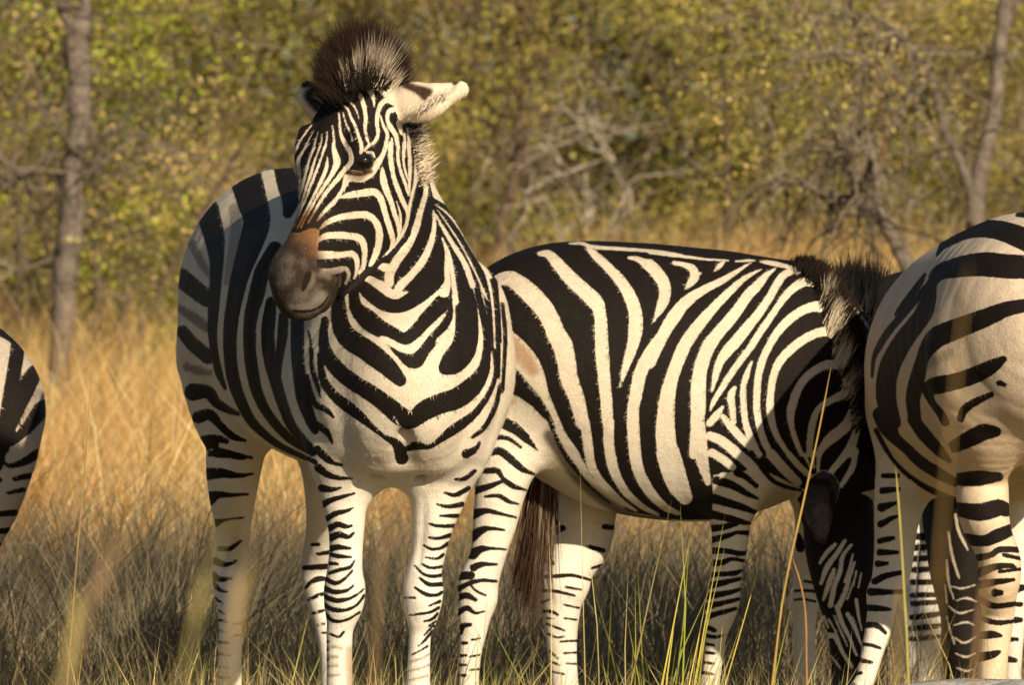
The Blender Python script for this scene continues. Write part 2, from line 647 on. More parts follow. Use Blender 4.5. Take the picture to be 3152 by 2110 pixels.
def leg(group, pts, ref, hoof=None, k=0.04, d=1.15):
    """pts: rows crop px,py,Y,radius px (in the picture) -> tube; hoof = (px, Y) at z=0"""
    rows = []
    for p in pts:
        s = F / p[2]
        r = p[3] / s
        rows.append([p[0], p[1], p[2], r, r * (p[4] if len(p) > 4 else d)])
    if hoof:
        s = F / hoof[1]
        for z, r in ((0.16, .030), (0.10, .036), (0.055, .038), (0.0, .052)):
            rows.append([hoof[0], HY + (CH - z) * s, hoof[1], r, r * 1.1])
    return Tube(group, rows, ref, k, 3)


def surf(V, P, px, py, r=8.0, sel=None):
    m = (np.abs(P[:, 0] - px) < r) & (np.abs(P[:, 1] - py) < r)
    if sel is not None: m &= sel
    if not m.any(): return None
    return V[m][:, 1].min()


def hair(name, rows, parent, n, width, spread=0.25, lat=0.012, seg=3, mat=None, bend=0.25, jl=0.25):
    """rows: (px,py,Y, dx,dy,dz, length, r,g,b, tr,tg,tb) along a crest"""
    R = np.array(rows, float)
    C = np.array([at(*r[:3]) for r in R])
    u = rng.random(n) * (len(R) - 1.001)
    i = u.astype(int); f = (u - i)[:, None]
    lp = lambda A: A[i] * (1 - f) + A[i + 1] * f
    root = lp(C) + rng.normal(0, lat, (n, 3)) * [1, 1, 0.5]
    d = nrm(nrm(lp(R[:, 3:6])) + rng.normal(0, spread, (n, 3)))
    L = lp(R[:, 6:7])[:, 0] * (1 + rng.normal(0, jl, n)).clip(0.4, 1.5)
    col = np.where((rng.random((n, 1)) < f), R[i + 1, 7:10], R[i, 7:10]) * rng.uniform(.7, 1.25, (n, 1))
    tip = np.where((rng.random((n, 1)) < f), R[i + 1, 10:13], R[i, 10:13]) * rng.uniform(.7, 1.25, (n, 1))
    side = nrm(np.cross(d, rng.normal(0, .35, (n, 3)) + [0, 1, 0]))
    V, q, t, c = blades(root, d, L, np.full(n, width) * rng.uniform(.6, 1.4, n), rng.normal(0, bend, (n, 3)) * L[:, None] * .4, side, col, tip, seg)
    return mesh_np(name, V, [q, t], mat or M_HAIR, parent, {'coat': c})


BK = (0.010, 0.008, 0.007); BR = (0.024, 0.013, 0.008); WH = (0.62, 0.52, 0.39); GY = (0.26, 0.21, 0.16)

# ============================================================ standing zebra that looks round at the camera
root = empty('zebra', at(1150, 2480, 16.6) * [1, 1, 0], 'standing zebra facing the camera with its head raised and turned aside', 'zebra', 'plains zebras in the grass')
up = (0, 0, 1); fwd = (0.22, -0.97, 0)
ha = np.array([-.27, -.345, -.895]); hd = np.array([-.524, -.749, .408]); hl = np.array([.819, -.574, 0])
ha = ha / np.linalg.norm(ha); hd = hd - ha * (hd @ ha); hd /= np.linalg.norm(hd); hl = np.cross(hd, ha); hl = hl if hl[0] > 0 else -hl
H0 = at(1052, 256, 15.96)


def hp(s, d, l=0.0):
    return H0 + ha * (s * .88) + hd * d + hl * l


def hrow(s, top, bot, rl, l=0.0):
    return [*hp(s, (top + bot) / 2, l), rl, (top - bot) / 2]


tb = []
tb.append(Tube('body', [(1250, 1150, 15.86, .13, .15), (1247, 1155, 16.0, .198, .205), (1205, 1095, 16.25, .225, .27), (1120, 1010, 16.5, .265, .31),
                        (1030, 1000, 16.75, .275, .305), (960, 965, 16.95, .265, .295), (890, 915, 17.15, .245, .285), (860, 925, 17.32, .20, .22), (850, 935, 17.42, .10, .12)], up, .04, 4))
tb.append(Tube('body', [(1250, 1120, 16.02, .165, .21), (1242, 930, 16.21, .128, .20), (1234, 790, 16.37, .10, .15), (1228, 650, 16.44, .082, .13), (1212, 510, 16.40, .072, .11), (1170, 400, 16.27, .06, .10), (1110, 320, 16.10, .05, .07)], fwd, .06, 4))
tb.append(Tube('body', [(1412, 1060, 16.2, .088, .17), (1422, 1180, 16.1, .085, .15), (1400, 1290, 16.03, .08, .11), (1375, 1380, 16.0, .066, .085)], fwd, .08, 4))
tb.append(Tube('body', [(1050, 1060, 16.2, .09, .17), (1040, 1200, 16.08, .085, .14), (1058, 1300, 16.02, .078, .11), (1068, 1390, 16.0, .068, .085)], fwd, .08, 4))
tb.append(Tube('body', [(1250, 1220, 15.83, .05, .05), (1245, 1330, 15.86, .06, .05), (1245, 1410, 15.98, .04, .05)], fwd, .07, 4))
tb.append(leg('body', [(1068, 1390, 16, 102), (1070, 1455, 16, 95, .95), (1062, 1551, 16, 69, 1.05), (1066, 1623, 16, 56), (1065, 1695, 16, 51), (1061, 1766, 16, 55), (1061, 1814, 16, 64, 1.05), (1058, 1862, 16, 60), (1051, 1910, 16, 46), (1045, 1958, 16, 40), (1045, 2110, 16, 40)], fwd, (1043, 16.0), .05))
tb.append(leg('body', [(1380, 1390, 16, 108), (1366, 1455, 16, 93, .95), (1352, 1527, 16, 82, 1.0), (1335, 1599, 16, 67), (1321, 1695, 16, 52), (1306, 1766, 16, 53), (1304, 1814, 16, 61, 1.05), (1301, 1862, 16, 57), (1298, 1910, 16, 45), (1293, 1958, 16, 33), (1287, 2110, 16, 37)], fwd, (1283, 16.0), .05))
tb.append(leg('hind', [(735, 1120, 17.15, 185, 1.25), (738, 1250, 17.12, 150, 1.25), (728, 1360, 17.12, 96, 1.5), (717, 1456, 17.15, 82, 1.4), (714, 1551, 17.22, 66, 1.3), (717, 1623, 17.3, 52, 1.3), (714, 1690, 17.36, 50, 1.4), (707, 1760, 17.38, 54, 1.3), (707, 1838, 17.34, 44, 1.2), (709, 1886, 17.32, 37), (707, 2110, 17.28, 37)], fwd, (706, 17.25), .06))
tb.append(leg('hind', [(1005, 1180, 17.2, 170, 1.2), (1005, 1400, 17.2, 90, 1.4), (1000, 1520, 17.25, 62, 1.3), (990, 1640, 17.33, 48, 1.3), (978, 1750, 17.4, 52, 1.3), (984, 1820, 17.38, 48, 1.2), (1000, 1900, 17.34, 38), (1018, 2000, 17.32, 36), (1024, 2110, 17.3, 36)], fwd, (1026, 17.28), .06))
for sx in (-1, 1):
    tb.append(Tube('body', [(1250 + sx * 62, 1190, 15.83, .045, .05), (1250 + sx * 78, 1290, 15.845, .056, .06), (1250 + sx * 92, 1380, 15.90, .045, .05)], fwd, .035, 4))
    tb.append(Tube('body', [(1250 + sx * 165, 1120, 15.93, .05, .05), (1250 + sx * 172, 1230, 15.90, .06, .05), (1250 + sx * 150, 1340, 15.915, .05, .045)], fwd, .035, 4))
tb.append(Tube('body', [(1246, 1270, 15.785, .006, .006), (1246, 1350, 15.79, .012, .012), (1244, 1440, 15.83, .018, .02)], fwd, .03, 3, cut=True))
tb.append(Tube('body', [(1168, 1330, 15.85, .004, .004), (1150, 1400, 15.88, .008, .008), (1165, 1470, 15.93, .008, .008)], fwd, .02, 3, cut=True))
tb.append(Tube('body', [(1320, 1330, 15.85, .004, .004), (1318, 1400, 15.88, .008, .008), (1292, 1470, 15.93, .008, .008)], fwd, .02, 3, cut=True))
tb.append(Tube('body', [(1098, 1480, 15.935, .003, .003), (1094, 1560, 15.945, .006, .006), (1092, 1660, 15.962, .006, .006), (1086, 1740, 15.958, .003, .003)], fwd, .012, 3, cut=True))
tb.append(Tube('body', [(1300, 1540, 15.945, .003, .003), (1298, 1620, 15.955, .006, .006), (1290, 1700, 15.965, .005, .005), (1282, 1750, 15.963, .003, .003)], fwd, .012, 3, cut=True))
# head
tb.append(Tube('head', [hrow(-.005, -.01, -.14, .06), hrow(.05, .010, -.20, .080), hrow(.11, .016, -.262, .086), hrow(.17, .018, -.292, .086), hrow(.23, .014, -.300, .076), hrow(.29, .006, -.285, .066),
                        hrow(.35, .0, -.235, .058), hrow(.41, -.004, -.172, .058), (*hp(.46, -.072), .064, .070), (*hp(.50, -.078), .060, .057), (*hp(.522, -.083), .045, .040)], hd, .03, 4, True))
for sg in (1, -1):
    tb.append(Tube('head', [(*hp(.10, -.15, sg * .045), .035, .05), (*hp(.17, -.19, sg * .052), .04, .08), (*hp(.26, -.20, sg * .045), .035, .07)], hd, .03, 3, True))     # jaw muscle
    tb.append(Tube('head', [(*hp(.125, -.012, sg * .075 + .016 * (sg < 0)), .016, .020), (*hp(.16, -.022, sg * .082 + .022 * (sg < 0)), .022 + .003 * sg, .024), (*hp(.20, -.04, sg * .075 + .010 * (sg < 0)), .016, .018)], hd, .03, 3, True))  # brow and eye socket
    tb.append(Tube('head', [(*hp(.43, -.05, sg * .04), .022, .026), (*hp(.465, -.055, sg * .046), .027, .03), (*hp(.50, -.075, sg * .035), .022, .025)], hd, .02, 3, True))     # nostril flare
tb.append(Tube('head', [(*hp(.43, -.115), .040, .028), (*hp(.475, -.128), .044, .028), (*hp(.50, -.130), .034, .022)], hd, .015, 3, True))                                    # chin
# ears
tb.append(Tube('ear', [(1222, 318, 16.02, .024, .03), (1250, 316, 16.0, .026, .038), (1278, 314, 15.99, .026, .042), (1310, 315, 15.98, .024, .0405), (1342, 303, 15.97, .021, .034), (1374, 291, 15.97, .017, .025), (1404, 280, 15.97, .015, .020), (1424, 273, 15.97, .013, .017)], up, .02, 4))
tb.append(Tube('ear', [(992, 348, 16.0, .018, .02), (966, 326, 15.99, .018, .022), (948, 298, 15.99, .018, .023), (948, 268, 16.0, .013, .016)], (1, 0, .3), .02, 4))
tb.append(Tube('ear', [(1262, 350, 15.955, .006, .006), (1300, 322, 15.942, .010, .010), (1340, 300, 15.942, .009, .008), (1376, 280, 15.95, .005, .005), (1396, 268, 15.955, .004, .004)], up, .008, 4, cut=True))
# nostril and mouth line
tb.append(Tube('head', [(951, 848, 15.655, .012, .010), (944, 868, 15.645, .009, .010), (934, 890, 15.64, .005, .005)], up, .008, 3, cut=True))

MAIN = '''
@P body|hind|ear|head
@C body|hind
k 590,30,96.3 612,100,112.4 625,190,85.6 612,260,48.2
k 395,80,160.5 428,200,149.8 452,300,133.8 420,420,117.7 372,560,92 335,720,74.9 315,870,66.3 315,1000,62.1 335,1130,59.9 380,1250,53.5 440,1350,42.8 560,1450,30 700,1520,17.1
k 195,240,117.7 232,380,101.7 245,500,70.6 240,620,55.6 230,740,53.5 224,880,42.8 240,1000,32.1 256,1080,34.2 290,1165,10.7
k 60,590,91 120,640,91 195,700,80.2
k 70,870,58.9 120,930,66.3 200,1000,68.5
k 125,1180,85.6 200,1180,59.9 240,1230,48.2 290,1265,37.5 355,1292,17.1
k 150,1310,58.9 212,1297,48.2 270,1360,34.2 330,1410,30 390,1430,12.8
k 180,1435,55.6 240,1420,37.5 300,1435,19.3
k 210,1500,21.4 265,1490,36.4 330,1500,25.7 430,1520,8.6
k 215,950,10.7 240,1030,17.1 275,1130,10.7
k 545,440,64.2 480,560,74.9 450,680,74.9 420,800,64.2 415,950,58.9 430,1080,59.9 460,1200,51.4 520,1310,44.9 620,1420,38.5 740,1492,34.2
k 525,720,53.5 515,800,62.1 508,900,64.2 522,1020,62.1 550,1130,57.8 590,1260,51.4 640,1370,44.9 740,1480,32.1
k 590,790,47.1 582,900,47.1 568,1000,36.4 560,1120,21.4
k 660,820,64.2 660,960,64.2 670,1100,59.9 690,1220,62.1 735,1340,51.4 752,1380,32.1
k 500,1402,12.8 600,1470,21.4 752,1540,19.3
t .20,.15,.12,6,.8 120,420,34 165,510,34 205,575,22
t .13,.10,.09,6,.85 55,750,30 130,800,44 195,850,40
t .16,.12,.10,6,.8 90,1050,30 150,1070,34 210,1080,20
t .24,.19,.16,8,.7 338,240,50 345,340,44 320,480,34 295,620,16
@D body
k 530,20,53.5 600,90,107 720,185,112.4 830,218,101.7 930,185,115.6 1050,100,128.4 1170,10,107 1225,-60,85.6
k 490,60,64.2 510,220,96.3 600,320,149.8 700,395,133.8 800,442,115.6 900,482,91 1000,415,101.7 1090,320,123.1 1180,220,123.1 1260,110,101.7 1290,0,58.9
k 780,520,27.8 860,590,64.2 980,665,107 1060,570,85.6 1150,470,87.7 1230,390,98.4 1285,300,91 1300,200,70.6 1290,100,70.6 1290,0,53.5
w 1214,285,14 1180,330,30 1130,385,42 1040,482,52 960,560,72 870,552,56 780,500,48 715,468,24
k 368,40,64.2 370,150,96.3 375,280,119.8 400,400,141.2 470,490,160.5 580,560,160.5 700,650,155.2 800,740,128.4 868,815,92
k 262,330,53.5 250,450,66.3 262,560,85.6 310,660,107 400,760,119.8 520,850,119.8 650,930,126.3 780,1030,137 880,1110,144.5 960,1140,117.7 1060,1060,149.8 1180,1005,155.2 1320,960,160.5 1440,870,149.8 1530,750,98.4 1562,600,64.2 1570,450,64.2 1540,300,55.6 1500,150,44.9 1472,0,38.5
w 1302,140,34 1316,240,44 1314,330,56 1275,430,84 1200,510,96
w 818,1105,12 840,1150,12 870,1190,8
k 1360,0,96.3 1392,150,149.8 1402,300,171.2 1400,450,184 1370,570,198 1300,660,192.6 1230,715,101.7
k 215,600,23.5 232,740,49.2 270,850,64.2 350,950,74.9 450,1030,85.6 540,1100,70.6 640,1190,38.5 740,1270,30 830,1320,64.2 870,1390,94.2 880,1440,98.4
k 925,1362,38.5 1000,1340,62.1 1100,1350,27.8 1180,1300,38.5 1270,1230,70.6 1370,1160,70.6 1470,1080,51.4 1560,960,38.5 1620,830,30 1650,700,19.3
k 1510,0,15 1560,160,16.1 1610,330,18.2 1640,500,18.2 1640,650,19.3 1620,820,15
k 1690,200,21.4 1712,450,27.8 1702,700,23.5 1690,900,21.4
k 1550,0,15 1620,170,16.1 1660,330,16.1 1675,500,12.8
k 1450,1272,19.3 1530,1210,32.1 1590,1120,32.1 1640,1000,32.1 1670,850,21.4
k 1410,1392,27.8 1480,1360,32.1 1505,1320,17.1
k 170,1160,53.5 240,1200,51.4 290,1250,34.2 320,1320,8.6
k 200,1370,32.1 260,1430,36.4 330,1480,19.3 400,1500,8.6
k 118,780,27.8 140,900,40.7 190,1010,40.7 270,1050,40.7 330,1110,12.8
k 152,560,25.7 160,720,30 200,850,25.7 230,960,8.6
k 130,420,10.7 150,520,12.8 150,600,17.1
@B body
K 1200,0 1310,100 1345,230 1395,440 1500,500 1650,640 1850,950 1850,1150 1500,1150 1300,1200 1085,1195 1000,1120 760,1030 760,960 900,820 1020,680 1120,500 1180,300
K 1730,980 1900,980 1940,1400 1935,1900 1890,1900 1850,1500 1790,1200
w 1815,1020,26 1858,1200,20 1880,1400,16 1890,1650,12
w 1345,230,18 1338,330,32 1330,420,38 1290,560,46 1250,700,56 1180,840,66 1100,950,70 1045,1050,76 1040,1130,72
w 1395,540,10 1402,680,34 1370,820,50 1310,950,60 1220,1060,60 1130,1150,68 1085,1215,62 1000,1170,60 920,1110,50 850,1068,16
w 955,988,46 1010,1006,70
w 1470,780,10 1500,870,26 1505,950,38 1500,1030,36 1510,1120,52 1480,1200,90
w 1465,765,12 1510,880,34 1540,1000,36 1560,1130,34 1575,1280,46
w 1412,570,8 1470,680,25 1560,830,36 1650,980,42 1710,1150,46
w 1410,495,8 1500,562,15 1600,680,20 1690,820,30 1770,950,32 1850,1080,32
w 1430,540,6 1540,700,11 1640,860,12 1740,1060,14 1829,1260,12
@E body
k 870,50,43.2 930,110,40.8 980,140,21.6 1030,152,9.6
k 880,170,48 940,215,36 1010,235,21.6 1095,240,6
k 900,300,43.2 960,310,28.8 1020,300,9.6
k 910,405,38.4 970,375,28.8 1040,355,19.2 1110,335,6
k 930,500,31.2 990,465,28.8 1050,450,20.4 1100,430,7.2
k 950,560,36 1000,535,32.4 1060,550,19.2 1092,543,9.6
k 960,620,43.2 1010,602,36 1070,615,21.6 1105,590,7.2
k 960,690,36 1010,682,28.8 1085,690,12
k 960,730,21.6 1010,740,21.6 1092,745,8.4
k 955,785,19.2 1000,790,12
k 950,850,16.8 1000,832,19.2 1080,810,15.6 1110,770,6
k 925,885,26.4 985,914,24 1040,890,12 1100,830,6
k 918,945,31.2 980,970,26.4 1060,960,14.4 1105,928,6
k 918,1000,26.4 990,1025,26.4 1070,1015,16.8 1130,985,8.4 1172,950,4.8
k 918,1055,24 980,1085,26.4 1060,1085,15.6 1130,1050,9.6 1175,990,9.6
k 925,1118,19.2 980,1158,18 1060,1150,10.8 1145,1100,8.4
k 955,1240,9.6 1010,1260,12 1042,1225,8.4
k 1830,80,52.8 1880,60,33.6
k 1760,245,9.6 1820,240,24 1885,190,19.2
k 1690,330,7.2 1760,345,24 1845,300,26.4
k 1640,405,7.2 1720,420,20.4 1805,405,26.4
k 1660,480,7.2 1720,480,18 1795,480,21.6
k 1590,530,6 1650,545,15.6 1750,545,19.2
k 1590,620,7.2 1650,625,14.4 1725,605,24
k 1558,670,6 1600,692,14.4 1660,690,12 1712,660,21.6
k 1568,748,7.2 1640,755,10.8 1682,730,15.6
k 1545,790,6 1600,815,13.2 1682,805,12
k 1498,800,6 1556,855,13.2 1620,870,15.6 1676,860,16.8
k 1530,880,12 1590,920,21.6 1676,920,21.6
k 1498,940,9.6 1570,985,19.2 1640,990,16.8 1676,970,12
k 1425,1005,4.8 1500,1008,7.2
k 1590,1060,7.2 1660,1030,14.4
k 1465,1120,4.8 1530,1112,7.2 1600,1100,12 1655,1070,12
k 1560,1160,8.4 1610,1145,13.2 1645,1110,10.8
k 1590,1190,6 1625,1190,10.8
k 1550,1295,7.2 1585,1255,13.2 1610,1225,13.2
k 1480,1375,6 1540,1345,7.2 1580,1320,8.4
t .34,.21,.12,20,.6 1080,1350,20 1085,1560,20
t .32,.22,.13,4,.8 935,1330,10 985,1325,12 1030,1335,6; 935,1390,10 1000,1388,10; 940,1450,9 1000,1445,9; 940,1510,9 1010,1505,9
t .30,.22,.14,4,.8 1470,1420,6 1540,1400,9 1590,1370,8; 1465,1480,6 1540,1460,8 1590,1440,8; 1465,1540,6 1580,1510,8
k 1590,1190,6 1632,1160,8; 1560,1250,6 1600,1205,8; 1520,1320,5 1570,1280,7
k 900,1290,9 945,1288,8; 905,1345,8 940,1342,8; 915,1410,8 940,1405,8
@E hind
k 215,1010,13 262,1045,9; 225,1085,13 275,1110,9; 235,1150,12 290,1165,8; 235,1220,12 300,1228,8; 235,1290,12 300,1300,8; 235,1370,11 310,1375,8; 232,1450,11 310,1455,8; 232,1520,11 310,1525,8
k 330,1180,8 395,1165,6; 330,1250,8 390,1245,6
k 140,25,60 220,20,36
k 225,72,60 290,88,36
k 310,85,40.8 380,105,21.6 450,100,8.4
k 155,210,74.4 260,205,55.2 360,220,28.8 462,208,8.4
k 170,370,88.8 230,345,43.2 320,345,21.6 425,340,8.4
k 210,530,48 280,505,12 400,490,6
k 240,690,24 310,690,24 380,640,10.8
k 215,770,43.2 280,795,24 350,770,12
k 200,860,38.4 250,890,26.4 320,880,13.2
k 200,920,38.4 250,960,14.4 290,970,8.4
k 835,665,14.4 880,663,18
k 870,728,16.8 955,713,21.6
k 785,815,24 870,810,31.2 955,805,28.8
k 795,945,12 830,910,21.6 880,885,30 945,890,18
k 815,1020,14.4 870,995,18 925,978,16.8
k 845,1106,16.8 920,1088,10.8
k 875,1182,12 915,1175,9.6
k 905,1235,12 945,1235,10.8
@A head
base 25
@B head
w 310,30,14 265,90,22 275,170,22 290,280,8 290,380,6
w 400,0,10 350,60,15 312,130,28 312,220,34 325,300,18 310,400,14 275,520,12 230,640,9
w 445,30,10 400,130,17 370,240,21 345,340,19 310,460,14 270,570,13 235,680,9
w 480,40,10 440,150,14 405,260,21 370,370,19 335,480,15 290,590,13 255,690,10
w 535,20,9 490,130,13 450,240,21 410,340,19 370,450,15 320,560,13 275,680,10
w 545,112,9 535,200,28 500,290,27 450,390,21 400,490,17 350,590,15 300,690,10
w 590,0,20 605,90,46 620,160,56 580,250,34 530,330,27 470,420,21 420,510,17 370,600,15 330,680,10
w 690,20,24 735,100,34 725,170,40 670,230,36 610,310,34 540,390,27 480,480,23 430,570,20 390,640,14
w 1015,0,30 1010,40,34 985,100,36 950,170,42 900,245,46 810,290,54 720,285,50 680,350,30 640,430,12
w 690,270,34 665,370,24 600,470,34 530,540,29 465,620,18
w 640,440,16 720,420,48 820,405,58 920,395,56 970,445,50 1000,540,44 1030,640,44 1055,720,44 1068,800,34 1040,870,18 995,912,6
w 485,690,14 540,640,38 640,600,48 760,580,54 860,580,55 920,620,50 955,690,55 960,780,55 940,870,52 900,960,38 880,990,12
w 468,790,20 520,752,48 620,742,54 730,750,55 805,770,58 838,830,50 840,920,40 830,1000,34 800,1045,28
w 470,905,66 560,902,62 660,900,48 740,892,48 778,940,42 780,1020,30 760,1090,18
w 480,1032,46 560,1040,58 640,1022,52 690,1012,34 715,1060,30 690,1130,22
w 640,1090,34 640,1150,18
w 985,200,16 990,270,50 1010,360,54 1050,460,40 1080,560,38 1110,650,34 1122,740,28 1100,800,16
w 1055,0,38 1050,100,40 1070,250,34 1105,360,38 1150,470,38 1185,550,28 1190,620,18
w 1110,0,15 1110,120,24 1130,220,24 1170,330,24 1195,420,18
w 1160,0,24 1152,120,17 1170,230,17 1200,320,12
w 1190,0,20 1205,120,30 1205,260,24 1200,400,18
w 1260,60,38 1262,150,40 1260,260,38 1240,360,24 1215,460,24 1195,560,28 1170,680,28 1110,790,20 1040,870,16 990,915,8
w 1100,470,6 1130,580,17 1130,700,18
@A head
w 500,1080,6 440,1160,11 380,1250,17 330,1350,25 310,1430,25
w 520,1130,6 470,1230,11 420,1330,16 380,1420,22
w 560,1150,6 530,1260,11 480,1400,16
w 600,1170,6 590,1260,13 545,1380,15
w 650,1140,6 640,1250,17 600,1360,18
w 700,1090,10 712,1180,20 715,1254,25
w 760,960,8 770,1050,19 780,1160,30 820,1250,40 870,1340,44 882,1430,42
w 790,880,12 850,930,18 880,1010,25 920,1090,28 950,1180,30 980,1280,34 975,1350,34
w 800,960,8 830,1060,12 870,1150,15 895,1235,14
w 790,800,18 860,840,22 910,900,16 945,980,11 955,1022,6
w 870,680,60 880,730,60 930,750,48 980,820,45 1010,920,40 1022,1020,34 1015,1110,30 1030,1190,25 1055,1270,18
w 975,650,28 1030,722,34 1080,780,44 1100,850,24 1100,905,8
w 1050,640,24 1110,710,24 1180,760,40 1230,800,60
w 1290,740,120 1320,830,130 1230,835,60 1170,880,48 1140,960,40 1130,1060,34 1140,1160,34 1110,1240,30 1050,1280,28 1010,1330,20
w 1330,920,50 1245,950,44 1230,1030,34 1260,1100,48 1310,1180,44 1335,1300,36
w 1390,1000,70 1345,1060,50 1365,1160,30
w 1160,980,8 1190,1080,24 1230,1170,34 1215,1260,34 1190,1360,30 1130,1430,30 1080,1510,28
w 1275,1210,20 1265,1330,40 1265,1440,45
w 1395,1170,24 1400,1260,25 1390,1390,22
w 1430,1110,28 1440,1220,28 1445,1380,30
w 1495,1220,16 1520,1350,40 1512,1450,44
w 1040,1345,24 1090,1350,24 1105,1392,18
@B head
K 690,250 720,205 760,150 795,92 850,82 905,100 925,140 905,200 862,246 790,258
t .10,.05,.025,10 715,236,16 800,246,22 890,228,14
W 740,218 800,226 870,222 905,205 880,242 800,256 705,250
W 205,745 250,720 320,725 400,690 440,685 478,700 470,800 455,900 455,960 470,1050 560,1070 640,1085 625,1170 590,1300 560,1500 0,1500 0,800 150,770
T .17,.082,.032,36 215,640 330,600 440,570 490,640 465,720 450,800 452,950 380,940 330,830 190,830
T .036,.022,.015,56 140,860 230,850 300,850 345,900 385,960 445,985 480,1060 560,1075 645,1085 625,1170 590,1300 500,1580 0,1580 0,810
t .11,.09,.075,40,.8 195,930,30 190,1080,50
t .13,.11,.09,40,.8 430,1240,80 330,1290,100 480,1260,40
t .22,.19,.155,22,.85 500,1240,24 440,1310,36
t .10,.075,.06,20,.6 350,960,20 370,1000,10
t .2,.16,.12,14,.6 480,1060,10 560,1080,10
k 395,1052,34 376,1096,44 358,1150,30 346,1185,12
t .16,.125,.09,10,.7 430,1050,12 425,1110,12 395,1170,10
k 270,1352,4 340,1358,9 420,1348,10 495,1312,8 548,1240,4
t .20,.165,.13,12,.7 250,1318,8 330,1325,12 420,1312,10
t .15,.12,.095,14,.7 300,1390,16 400,1395,16
@C body
@A ear
coat .74,.62,.48
base -40
t .06,.03,.02,14 1400,690,30 1500,730,40 1600,765,60 1640,755,20
t .06,.03,.02,14 1560,760,50 1590,810,30
t .012,.01,.01,10 1880,668,34 1900,655,20
t .34,.29,.24,8,.7 1880,730,8 1700,850,18 1580,905,26 1480,950,30
t .012,.01,.01,14 430,680,50 480,660,60 560,670,50
t .03,.025,.03,20 520,740,30 470,800,40 560,900,60
'''  # lip above the mouth line carries a highlight painted into the coat colour
fine = lambda *a: list(a)
V, P, G, S, ob = make_body(tb, [[(0.006,)], [(15.4, 16.3, .005), (0.010,)], [(1.0, 1.55, .005), (0.007,)]], MAIN, root,
                           lambda V: ((V[:, 2] > 1.0) & (V[:, 1] < 16.2) & (pix(V)[:, 0] < 1345)) | ((V[:, 2] > .26) & (V[:, 2] < 0.84) & (V[:, 1] < 16.25)))
fur(ob, root, S[0], S[1], 150000, (-.1, .55, -.85))
MV, MP, MG = V, P, G


def eye(px, py, r, root, V, P, inset):
    Y = surf(V, P, px, py, 7)
    c = at(px, py, Y + inset)
    import bmesh
    bm = bmesh.new()
    bmesh.ops.create_uvsphere(bm, u_segments=24, v_segments=16, radius=r)
    me = bpy.data.meshes.new('eye'); bm.to_mesh(me); bm.free()
    for p in me.polygons: p.use_smooth = True
    me.materials.append(M_EYE)
    o = bpy.data.objects.new('eye', me); COL.objects.link(o)
    o.parent = root; o.location = Vector(c) - root.location
    return o


M_EYE, _nt, _b = new_mat('eye')
_b.inputs['Base Color'].default_value = (0.006, 0.004, 0.003, 1)
_b.inputs['Roughness'].default_value = 0.06
eye(1119, 497, 0.020, root, V, P, 0.0165)
# upright mane: forelock and crest between the ears, and the fringe behind the neck
cr = [(1030, 306, 15.90, -.75, -.3, .5, .020), (1044, 298, 15.90, -.66, -.2, .75, .045), (1058, 286, 15.91, -.50, -.12, .85, .075), (1078, 270, 15.94, -.30, -.1, .95, .104), (1104, 260, 15.98, -.08, 0, 1, .116),
      (1136, 256, 16.02, .16, 0, 1, .110), (1162, 262, 16.07, .46, .05, .88, .080), (1186, 276, 16.11, .72, .1, .66, .052)]
hair('mane', [(*r, *BK, *BR) for r in cr], root, 19000, .0013, .13, .011, 4, None, .7, .15)
fr = [(1068, 272, 15.875, -.22, -.25, 1, .042), (1078, 270, 15.88, -.2, -.25, 1, .066)]
hair('mane', [(*r, *WH, *GY) for r in fr], root, 70, .0013, .10, .004, 3, None, .15, .15)
fr = [(1094, 268, 15.885, -.1, -.25, 1, .06), (1106, 266, 15.89, -.04, -.25, 1, .076)]
hair('mane', [(*r, *WH, *GY) for r in fr], root, 110, .0013, .06, .003, 3, None, .15, .15)
fr = [(1130, 262, 15.90, .05, -.25, 1, .082), (1144, 262, 15.92, .25, -.2, 1, .088), (1158, 266, 15.94, .55, -.2, 1, .07)]
hair('mane', [(*r, *WH, *GY) for r in fr], root, 300, .0012, .14, .008, 4, None, .7, .3)
fr = [(1180, 268, 16.0, .7, -.15, .7, .05), (1205, 278, 16.03, .5, -.1, 1, .04)]
hair('mane', [(*r, *WH, *GY) for r in fr], root, 90, .0013, .12, .008, 3, None, .2, .2)
br = [(1060, 280, 15.865, -.3, -.3, 1, .045), (1090, 274, 15.872, -.1, -.3, 1, .055), (1118, 270, 15.88, .0, -.3, 1, .06), (1150, 266, 15.905, .35, -.3, 1, .05), (1180, 274, 15.95, .7, -.2, .8, .035)]
hair('mane', [(*r, *BK, *BR) for r in br], root, 420, .0012, .16, .009, 3, None, .6, .35)
er = [(1262, 346, 15.945, -.5, -.4, -.5, .014), (1300, 325, 15.935, -.5, -.4, -.5, .016), (1340, 302, 15.935, -.4, -.4, -.5, .012), (1380, 280, 15.945, -.3, -.4, -.5, .008)]
hair('ear_hair', [(*r, .6, .52, .42, .5, .44, .36) for r in er], root, 420, .0012, .3, .006, 3, None, .5, .3)
fr = [(1256, 370, 16.13, .9, .1, .35, .022), (1275, 430, 16.2, .9, .1, .35, .026), (1290, 500, 16.25, .9, .1, .5, .022), (1305, 570, 16.25, .8, .1, .5, .014)]
hair('mane', [(*fr[0], *BK, *BK), (*fr[1], *WH, *BK), (*fr[2], *WH, *WH), (*fr[3], *WH, *BK)], root, 800, .0016, .2, .01)

# ============================================================ grazing zebra, side on
root = empty('zebra', at(2000, 2389, 17.6) * [1, 1, 0], 'grazing zebra standing side on with its head down in the middle', 'zebra', 'plains zebras in the grass')
Y0 = 17.6; sc = F / Y0
fx = (1, 0, 0)


def trow(x, top, bot, hw, Y=Y0):
    return (x, (top + bot) / 2, Y, hw, (bot - top) / 2 / (F / Y))


